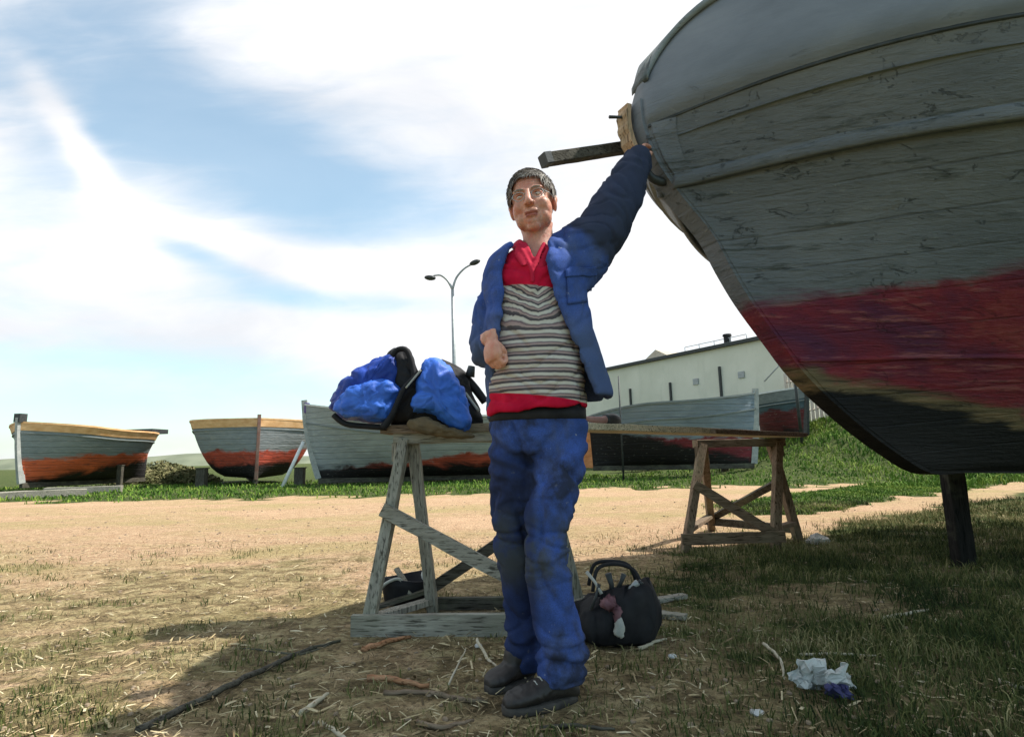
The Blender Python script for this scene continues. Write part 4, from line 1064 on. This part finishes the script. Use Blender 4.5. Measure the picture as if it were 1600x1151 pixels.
c = mix(skm, mth(skm, 'MULTIPLY', mth(skm, 'MULTIPLY', jw, ramp(skm, n2, [(.45, 0), (.6, 1)])), smooth(skm, mth(skm, 'SUBTRACT', Z, HC.z), -.14, -.11, 0, .35)), c, (.22, .17, .15))
nr = mth(skm, 'MULTIPLY', ramp(skm, tex(skm, 35, detail=3), [(.5, 0), (.65, .5)]), 1)
c = mix(skm, nr, c, (.52, .15, .1))
finish(skm, b, c, mth(skm, 'ADD', n2, tex(skm, 45, (1, 1, 2.2), 4)), .6, .0022)
lipm = mottled('lips', (.3, .09, .075), (.38, .13, .1), 40, .45)
browm = mottled('eyebrow', (.13, .09, .065), (.3, .24, .19), 200, .9)
mobj('body', vs, fs, None, man, mats=[skm, lipm, browm], mi=mi)
ew = mottled('eye_white', (.55, .5, .46), (.6, .55, .52), 40, .2); ei = mottled('iris', (.03, .02, .015), (.05, .035, .025), 40, .15)
for s in (-1, 1):
    q = MB().ell(hl(s*.031, -.0685, .0135), (.0115, .009, .0055), 12, 8, HR)
    e = q.obj('eye', ew, man)
    mb = MB().ell(hl(s*.031-.0025, -.0738, .0135), (.0045, .0028, .0042), 10, 6, HR); mb.obj('iris', ei, e)
    mb = MB().tube([hl(s*.031-.015, -.069, .0155), hl(s*.031-.006, -.0765, .0205), hl(s*.031+.006, -.0765, .0205), hl(s*.031+.015, -.069, .0155)], .0024, 7, sub=4); mb.obj('eyelid', skm, e)
gl_ = MB()
for s in (-1, 1):
    gl_.tube([hl(s*.033+.021*math.cos(a), -.091-.002*math.cos(a*2), .009+.015*math.sin(a)) for a in [2*math.pi*k/20 for k in range(21)]], .0013, 6)
    gl_.tube([hl(s*.054, -.09, .014), hl(s*.07, -.05, .014), hl(s*.079, .01, .012)], .0014, 6)
gl_.tube([hl(-.012, -.092, .013), hl(0, -.098, .016), hl(.012, -.092, .013)], .0014, 6, sub=3)
gl_.obj('glasses', M['metal'], man)
# hair
hm = MB(); N1, N2 = 56, 36; vsx = []; keep = set()
hr = (.084, .104, .098)
def inhair(q):
    # q unit direction: x side, y back, z up
    front = .44+.12*abs(q.x)+.04*math.sin(q.x*9+.5)
    if q.y < -.05: lim = front-.55*sstep(.55, .95, abs(q.x)*1.25)
    else: lim = .05-.62*sstep(-.05, .55, q.y)
    if abs(q.x) > .7 and -.42 < q.y < .15: lim = min(lim, -.22)
    return q.z > lim
idx = {}
for i in range(N1):
    for j in range(N2+1):
        th = math.pi*j/N2; a = 2*math.pi*i/N1
        q = V((math.sin(th)*math.cos(a), math.sin(th)*math.sin(a), math.cos(th)))
        k = 1+.014*fbm(q*4, 2)+.012*max(0, q.z)
        idx[i, j] = (q, V((0+q.x*hr[0]*k, .018+q.y*hr[1]*k, .034+q.z*hr[2]*k)))
vs = []; fs = []; mp_ = {}
def gi(i, j):
    i %= N1
    if (i, j) not in mp_: mp_[i, j] = len(vs); vs.append(hl(*idx[i, j][1]))
    return mp_[i, j]
for i in range(N1):
    for j in range(N2):
        qs = [(i, j), (i, j+1), ((i+1) % N1, j+1), ((i+1) % N1, j)]
        if all(inhair(idx[a][0]) for a in qs): fs.append(tuple(gi(*a) for a in qs))
hmat, b = new_mat('grey_hair', .7, .3)
n1 = tex(hmat, 30, (1, 1, .4), 4); c = ramp(hmat, n1, [(.3, (.15, .135, .118)), (.7, (.3, .275, .245))])
X, Y2, Z = xyz(hmat); sd_ = smooth(hmat, mth(hmat, 'ABSOLUTE', mth(hmat, 'SUBTRACT', X, HC.x-MO.x)), .045, .075)
c = mix(hmat, mth(hmat, 'MULTIPLY', sd_, .7), c, (.42, .4, .37))
finish(hmat, b, c, n1, .15, .001)
# locks
hfs = []; hv = []
for k in range(6500):
    i = random.randrange(N1); j = random.randrange(N2); q, p = idx[i, j]
    if not inhair(q): continue
    cd_ = V((q.x*.4-.35, q.y*.8+.25 if q.y > 0 else -.15, -.1 if q.z > .5 else -.9)); cd_ = (cd_-q*cd_.dot(q)).normalized()
    t_ = q.cross(cd_).normalized()*.0007; l = random.uniform(.012, .026)
    p = p+V((random.uniform(-.003, .003), random.uniform(-.003, .003), 0)); a = len(hv)
    hv += [hl(*(p-t_)), hl(*(p+t_)), hl(*(p+cd_*l*.6+q*.003+t_*.6)), hl(*(p+cd_*l+q*.002)), hl(*(p+cd_*l*.6+q*.003-t_*.6))]
    hfs.append((a, a+1, a+2, a+3, a+4))
n_ = len(vs); vs += hv; fs += [tuple(i+n_ for i in f) for f in hfs]
ho = mobj('hair', vs, fs, hmat, man)
# ---- clothes
def arc_ring(z, cx, al, ar, bb_, t0, t1, n=40, cy=1.95, e=1.0):
    out = []
    for k in range(n+1):
        a = t1+(2*math.pi+t0-t1)*k/n          # from the right hand edge round the back to the left hand edge
        sx, cy_ = math.sin(a), -math.cos(a)
        w_ = ar if sx > 0 else al
        out.append(V((cx+w_*math.copysign(abs(sx)**e, sx), cy+bb_*math.copysign(abs(cy_)**e, cy_), z)))
    return out
def interp(tab, z):
    for a, b_ in zip(tab, tab[1:]):
        if a[0] >= z >= b_[0]:
            t = (a[0]-z)/(a[0]-b_[0]) if a[0] != b_[0] else 0
            t = t
            return [a[i]+(b_[i]-a[i])*t for i in range(len(a))]
    return list(tab[-1] if z < tab[-1][0] else tab[0])
# shirt
ST = [(1.475, .0, .062, .064), (1.455, .0, .084, .07), (1.43, 0, .118, .085), (1.38, 0, .155, .115), (1.25, 0, .155, .125), (1.1, 0, .155, .133), (1.0, -.003, .158, .14), (.93, -.004, .163, .142), (.895, -.004, .163, .14)]
q = MB(); rs = []
z = 1.47
while z >= .885:
    _, ox, a, bb_ = interp(ST, z); wob_ = 0
    tilt = .02
    rs.append([V((TX+ox+a*math.cos(t), 1.945+bb_*math.sin(t), z+math.cos(t)*.012*(1 if z < 1.0 else 0)+.004*math.sin(t*7)*(1 if z < .92 else 0))) for t in [2*math.pi*k/72 for k in range(72)]])
    z -= .012
q.rings(rs, cap=False)
vs, fs, ns = remesh(q, .006, 2, solid=.014)
vs = [v+n*(.008*crease(V((v.x, v.y, v.z-abs(v.x-TX)*.6)), 8, (.7, .7, 1.8))) for v, n in zip(wrinkle(vs, ns, .005, 9, (1, 1, 1.8)), ns)]
fs = [f for f in fs if not (vs[f[0]].y < 1.93 and vs[f[0]].z > 1.36 and abs(vs[f[0]].x-TX+.012) < (vs[f[0]].z-1.36)*.42)]
vs = [v+V((0, -.012*math.exp(-((v.z-1.05)/.12)**2) if v.y < 1.945 else 0, 0)) for v in vs]
shm, b = new_mat('striped_shirt', .9, .1)
X, Y2, Z = xyz(shm)
nn = tex(shm, 14, (1, 1, 1), 3); ng = tex(shm, 60, (1, 1, 3), 3)
upw = smooth(shm, Z, 1.12, 1.25)
zw = mth(shm, 'ADD', Z, mth(shm, 'MULTIPLY', mth(shm, 'SUBTRACT', nn, .5), mth(shm, 'MULTIPLY_ADD', upw, .03, .008)))
zw = mth(shm, 'ADD', zw, mth(shm, 'MULTIPLY', mth(shm, 'ABSOLUTE', mth(shm, 'ADD', X, .0)), mth(shm, 'MULTIPLY', upw, -.5)))
fr = mth(shm, 'FRACT', mth(shm, 'MULTIPLY', zw, 36))
st = ramp(shm, fr, [(0, (.52, .49, .42)), (.22, (.45, .42, .36)), (.28, (.06, .05, .06)), (.5, (.1, .09, .09)), (.55, (.36, .27, .25)), (.72, (.3, .22, .21)), (.78, (.1, .06, .08)), (.95, (.5, .48, .42))])
redc = ramp(shm, nn, [(.3, (.38, .005, .03)), (.7, (.58, .012, .045))])
zz = mth(shm, 'ADD', Z, mth(shm, 'MULTIPLY', X, .12))
c = mix(shm, smooth(shm, zz, 1.300, 1.304), st, redc)
c = mix(shm, smooth(shm, zz, .932, .935), redc, c)
c = mix(shm, smooth(shm, ng, .62, .7, 0, .2), c, (.1, .08, .08))
finish(shm, b, c, ng, .3, .002)
mobj('shirt', vs, fs, shm, man)
# collar
cm = mottled('red_collar', (.36, .006, .03), (.52, .015, .05), 14, .9)
q = MB()
for s in (-1, 1):
    a = [nb+V((s*.014-.012, -.112, -.095)), nb+V((s*.045-.008, -.09, -.02)), nb+V((s*.08, -.005, .04)), nb+V((s*.04, .062, .045)), nb+V((0, .075, .045))]
    q.tube(a, [.007, .008, .009, .009, .009], 10, flat=2.6, sub=4, upv=(0, 0, 1))
    q.tube([nb+V((s*.06, -.07, .02)), nb+V((s*.06, -.1, -.03)), nb+V((s*.05-.01, -.128, -.085))], [.016, .03, .008], 10, flat=.3, upv=(0, 1, 0), sub=3)
for s in (-1, 1): q.tube([V((TX-.012+s*.046, 1.945-.088, 1.462)), V((TX-.012+s*.024, 1.945-.108, 1.415)), V((TX-.012+s*.002, 1.945-.126, 1.355)), V((TX-.012, 1.945-.133, 1.31))], [.008, .008, .008, .006], 8, sub=4)
vs, fs, ns = remesh(q, .004, 2)
mobj('collar', vs, fs, cm, man)
q = MB()
for k in range(3): q.ell(V((TX-.02, 1.945-.128+.004*k*0, 1.36-.045*k)), (.005, .003, .005), 8, 6)
# jacket
JT = [(1.49, .085, .088, .08, -50, 35), (1.465, .11, .12, .1, -44, 22), (1.43, .15, .155, .122, -40, 15), (1.38, .17, .168, .14, -40, 12), (1.25, .172, .182, .15, -44, 20), (1.12, .166, .2, .155, -56, 33),
      (1.02, .165, .222, .158, -68, 42), (.95, .165, .244, .16, -76, 46), (.915, .165, .252, .16, -78, 47)]
q = MB(); rs = []; z = 1.475
while z >= .915:
    _, al, ar, bb_, t0, t1 = interp(JT, z)
    rg = arc_ring(z, TX, al, ar, bb_, R(t0), R(t1), 48, 1.948, .92)
    rs.append([v+V((0, 0, (.02*max(0, (v.x-TX)/.17)) if z > 1.3 else .05*min(0, v.x-TX)/.17+.015*max(0, v.x-TX)/.2)) for v in rg]); z -= .012
q.rings(rs, cap=False, closed=False)
vs0, fs0, ns0 = None, None, None
# solidify the shell first, then union it with the sleeves
me = bpy.data.meshes.new('tmp'); me.from_pydata([tuple(v) for v in q.v], [], q.f); o = bpy.data.objects.new('tmp', me); COL.objects.link(o)
mo = o.modifiers.new('s', 'SOLIDIFY'); mo.thickness = .013; mo.offset = 0
e = o.evaluated_get(bpy.context.evaluated_depsgraph_get()); m2 = e.to_mesh()
jk = MB(); jk.add([V(v.co) for v in m2.vertices], [tuple(p.vertices) for p in m2.polygons]); e.to_mesh_clear(); bpy.data.objects.remove(o)
# raised sleeve
jk.tube([V((.18, 1.95, 1.37)), P(908, 402, 1.95), P(938, 366, 1.97), P(962, 322, 2.0), P(980, 288, 2.03), P(991, 262, 2.06), P(996, 246, 2.08)], [.105, .098, .09, .078, .068, .058, .052], 22, sub=4)
jk.tube([P(870, 398, 1.95), P(900, 372, 1.95), P(935, 352, 1.97)], [.05, .055, .05], 16, sub=3)
# lowered sleeve
jk.tube([V((.0, 1.95, 1.385)), P(790, 440, 1.95), P(776, 478, 1.97), P(764, 515, 1.99), P(760, 545, 1.98), P(763, 548, 1.92), P(766, 532, 1.86)], [.075, .074, .068, .062, .056, .05, .042], 20, sub=4)
# collar and lapels
for s, a in ((1, [(892, 398, -.0), (884, 414, -.06), (874, 434, -.1)]), (-1, [(816, 394, -.0), (806, 410, -.07), (799, 430, -.085)])):
    jk.tube([nb+V((0, .09, -.01)), nb+V((s*.07, .055, -.008))]+[P(x, y, 1.95+d) for x, y, d in a], [.016, .018, .02, .02, .014], 10, flat=.6, sub=4)
vs, fs, ns = remesh(jk, .006, 4)
o2 = []
for v, n in zip(vs, ns):
    low_ = sstep(1.35, 1.0, v.z)
    q_ = V((v.x, v.y, v.z))
    w1 = 1-abs(noise.noise(V((q_.x*5+.3*q_.z, q_.y*5, q_.z*3.2+q_.x*2))))*2.4
    w2 = 1-abs(noise.noise(V((q_.x*13+3, q_.y*13, q_.z*8+q_.x*6))))*2.4
    inarm = v.z > 1.5 or v.x > .3 and v.z > 1.4
    v2 = v+n*(.004+.004*w1+.001*w2+.012*crease(v, 6, (1, 1, .45))+.005*crease(v, 14, (1, 1, .8)))
    if inarm: v2 = v2+n*.0015*math.sin(((v-sh).length)*80+v.y*40+5*noise.noise(v*9))+n*.006*(1-abs(noise.noise(V((v.x*16+v.z*7, v.y*12, v.z*4-v.x*6))))*2.4)
    if v.x < TX-.1 and v.z < 1.3: v2 = v2+n*.003*math.sin(v.z*75+v.y*30+5*noise.noise(v*8))
    o2.append(v2)
jm, b = new_mat('blue_workwear', .85, .12)
def workwear(m, b, dirt, lowdark=0):
    n1 = tex(m, 5, detail=6); n2 = tex(m, 16, (1, 1, .6), 6); n3 = tex(m, 300, detail=2)
    c = ramp(m, n1, [(.3, (.03, .062, .2)), (.55, (.05, .1, .34)), (.75, (.1, .16, .42))])
    c = mix(m, ramp(m, n2, [(.5, 0), (.72, dirt)]), c, (.075, .09, .13))
    c = mix(m, ramp(m, n3, [(.35, .35), (.6, 0)]), c, (.015, .02, .05))
    c = mix(m, ramp(m, tex(m, 3.2, (1, 1, .6), 7, .7), [(.52, 0), (.7, .45)]), c, (.1, .13, .2))
    c = mix(m, ramp(m, tex(m, 38, detail=4), [(.68, 0), (.72, .6)]), c, (.3, .32, .34))
    return c, n2
c, n2 = workwear(jm, b, .55)
X, Y2, Z = xyz(jm)
# lower panel faded to greyer cloth; raised sleeve has the boat's shade painted in
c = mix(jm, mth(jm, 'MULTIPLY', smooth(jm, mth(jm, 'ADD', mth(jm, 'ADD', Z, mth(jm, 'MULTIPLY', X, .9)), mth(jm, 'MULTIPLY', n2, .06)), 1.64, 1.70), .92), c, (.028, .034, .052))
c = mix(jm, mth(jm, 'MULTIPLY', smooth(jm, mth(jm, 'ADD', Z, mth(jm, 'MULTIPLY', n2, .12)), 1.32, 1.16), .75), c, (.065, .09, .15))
finish(jm, b, c, n2, .35, .004)
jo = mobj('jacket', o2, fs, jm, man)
# pocket, placket seams and buttons on the jacket
def onjacket(px, py, D=1.78): return P(px, py, D)
from mathutils.bvhtree import BVHTree
bv = BVHTree.FromPolygons([tuple(v) for v in o2], fs)
def surf(bvh, px, py, off=.002):
    d = ray(px, py).normalized(); h = bvh.ray_cast(V((0, 0, CAMH)), d)
    if h[0] is None: return None
    n = h[1] if h[1].dot(d) < 0 else -h[1]
    return h[0]+n*off
def patch(bvh, c4, name, mat, parent, nu=10, nv=10, off=.006):
    (x0, y0), (x1, y1), (x2, y2), (x3, y3) = c4; g_ = []
    for j in range(nv+1):
        for i in range(nu+1):
            u, v = i/nu, j/nv
            px = (x0*(1-u)+x1*u)*(1-v)+(x3*(1-u)+x2*u)*v; py = (y0*(1-u)+y1*u)*(1-v)+(y3*(1-u)+y2*u)*v
            g_.append(surf(bvh, px, py, off))
    ok = [p for p in g_ if p is not None]
    fs = []
    for j in range(nv):
        for i in range(nu):
            f = (j*(nu+1)+i, j*(nu+1)+i+1, (j+1)*(nu+1)+i+1, (j+1)*(nu+1)+i)
            if all(g_[k] is not None for k in f) and max((g_[f[0]]-g_[k]).length for k in f[1:]) < .06: fs.append(f[::-1])
    used = sorted({k for f in fs for k in f}); mp2 = {k: i for i, k in enumerate(used)}
    vs = [g_[k] for k in used]
    n_ = len(vs); back = [v+ray(800, 600).normalized()*(off+.004) for v in vs]
    F1 = [tuple(mp2[k] for k in f) for f in fs]
    cnt = {}
    for f in F1:
        for a in range(4):
            e = (f[a], f[(a+1) % 4]); cnt[e] = 1
    sides = [(e[1], e[0], e[0]+n_, e[1]+n_) for e in cnt if (e[1], e[0]) not in cnt]
    if F1: mobj(name, vs+back, F1+[tuple(k+n_ for k in f[::-1]) for f in F1]+sides, mat, parent)
patch(bv, [(884, 428), (926, 424), (928, 470), (886, 476)], 'chest_pocket', jm, jo)
patch(bv, [(882, 420), (929, 416), (929, 430), (882, 434)], 'pocket_flap', jm, jo, off=.011)
# trousers
tr_ = MB()
tr_.tube([V((TX-.003, 1.95, .925)), V((TX-.002, 1.95, .88)), V((TX, 1.952, .82)), V((TX, 1.955, .76))], [.158, .162, .166, .15], 32, flat=.76, upv=(0, 1, 0), sub=4)
tr_.tube([P(874, 690, 1.94), P(866, 750, 1.9), P(853, 850, 1.85), P(864, 930, 1.86), P(876, 1010, 1.87), P(880, 1062, 1.875)], [.093, .085, .065, .072, .072, .077], 26, sub=5)
tr_.tube([P(806, 690, 1.96), P(802, 750, 1.96), P(804, 850, 1.97), P(814, 930, 2.0), P(823, 1000, 2.03), P(828, 1040, 2.04)], [.09, .08, .063, .058, .06, .063], 24, sub=5)
vs, fs, ns = remesh(tr_, .0065, 5)
o2 = []
for v, n in zip(vs, ns):
    w1 = 1-abs(noise.noise(V((v.x*7, v.y*6, v.z*3.5+v.x*4))))*2.3
    w2 = 1-abs(noise.noise(V((v.x*14+7, v.y*12, v.z*9+v.x*7))))*2.3
    knee = math.exp(-((v.z-.5)/.12)**2); hem = math.exp(-((v.z-.13)/.08)**2); crotch = math.exp(-((v.z-.74)/.09)**2)
    w3 = 1-abs(noise.noise(V((v.x*5+v.z*9, v.y*7+3, v.z*6-v.x*9))))*2.6
    v2 = v+n*(.003*w1+.002*w2+(.003+.007*knee+.008*hem)*w3+(.002*knee+.004*hem)*math.sin(v.z*85+v.x*45+6*noise.noise(v*7)))
    v2 = v2+n*.006*crotch*math.sin((v.z*1.0-abs(v.x-TX)*.9)*90+noise.noise(v*7)*4)
    v2 = v2+n*(.014*crease(V((v.x+v.z*.35, v.y, v.z)), 5, (1, 1, .5), .12)+.008*(knee+hem+.3)*crease(v, 11, (.5, .5, 1.6)))
    if .86 < v.z: v2 = v+n*.001
    o2.append(v2)
tm, b = new_mat('blue_trousers', .85, .12)
c, n2 = workwear(tm, b, .6)
X, Y2, Z = xyz(tm)
stn = tex(tm, 6.5, (1, 1, .8), 7, .65)
c = mix(tm, ramp(tm, stn, [(.46, 0), (.6, .9)]), c, (.022, .026, .04))
leg = mth(tm, 'MULTIPLY', smooth(tm, Z, .82, .72), smooth(tm, mth(tm, 'ADD', X, mth(tm, 'MULTIPLY', n2, .02)), -.006, -.034))  # shaded far leg, its shade painted in as darker navy
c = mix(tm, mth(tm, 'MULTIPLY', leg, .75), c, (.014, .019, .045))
knee = smooth(tm, mth(tm, 'ABSOLUTE', mth(tm, 'SUBTRACT', Z, .45)), .16, .05)
c = mix(tm, mth(tm, 'MULTIPLY', mth(tm, 'MULTIPLY', knee, ramp(tm, stn, [(.4, 0), (.52, 1)])), .6), c, (.06, .07, .07))
finish(tm, b, c, n2, .35, .004)
to = mobj('trousers', o2, fs, tm, man)
bt = MB(); rs = []
for z, e in ((.905, 0), (.908, .005), (.865, .005), (.862, 0)):
    rs.append([V((TX-.003+(.162+e)*math.cos(t), 1.95+(.162+e)*.79*math.sin(t), z)) for t in [2*math.pi*k/48 for k in range(48)]])
bt.rings(rs, cap=False).obj('belt', M['black'], man)
# boots
def boot(heel, toe, ank, h=.1):
    heel, toe = V(heel), V(toe); d = (toe-heel); ln = d.length; d.normalize(); s = V((d.y, -d.x, 0)); z = V((0, 0, 1)); q = MB(); rs = []
    for u, w_, hh in [(-.02, .02, .03), (0, .032, .05), (.12, .038, .075), (.3, .04, .085), (.45, .043, .075), (.6, .049, .06), (.78, .05, .05), (.92, .04, .042), (1.0, .02, .03)]:
        c = heel+d*ln*u; rs.append([c+s*(w_*math.cos(a))+z*(.012+max(0, .5+.5*math.sin(a))**.8*hh) for a in [2*math.pi*k/20 for k in range(20)]])
    q.rings(rs); q.tube([heel+d*.06+z*.04, heel+d*.06+z*.09, V(ank)], [.042, .045, .048], 16, sub=3)
    vs, fs, ns = remesh(q, .005, 3); vs = wrinkle(vs, ns, .0025, 20)
    o = mobj('boot', vs, fs, mottled('black_leather', (.012, .01, .009), (.035, .03, .026), 14, .55, spec=.4), man)
    rs = []
    for zz_, e in ((0, 0), (.004, .004), (.022, .004), (.024, 0)):
        ring = []
        for k in range(28):
            a = 2*math.pi*k/28; u = .5+.52*math.cos(a); w_ = (.043+.01*math.cos(a))*math.sin(a); w_ *= 1.05
            ring.append(heel+d*ln*u+s*(w_+math.copysign(e, w_))+z*zz_)
        rs.append(ring)
    MB().rings(rs).obj('sole', mottled('rubber', (.02, .02, .02), (.08, .07, .06), 20, .8), o)
    mb = MB()
    for k in range(5):
        c = heel+d*ln*(.36+.07*k)+z*(.098-.009*k); mb.tube([c-s*.018, c+z*.004, c+s*.018], .0025, 5)
    mb.obj('laces', M['webbing'], o)
hp = P(881, 1062, 1.875); boot((.175, 1.885, 0), (-.045, 1.80, 0), (hp.x, hp.y, .17))
hp = P(828, 1040, 2.04); boot((.045, 2.06, 0), (-.1, 1.95, 0), (hp.x, hp.y, .15))
# ------------------------------------------------------------------ render look
sc.view_settings.view_transform = 'Standard'; sc.view_settings.look = 'None'; sc.view_settings.gamma = 1
sc.view_settings.exposure = 0.54
sc.render.resolution_x = 1024; sc.render.resolution_y = 736
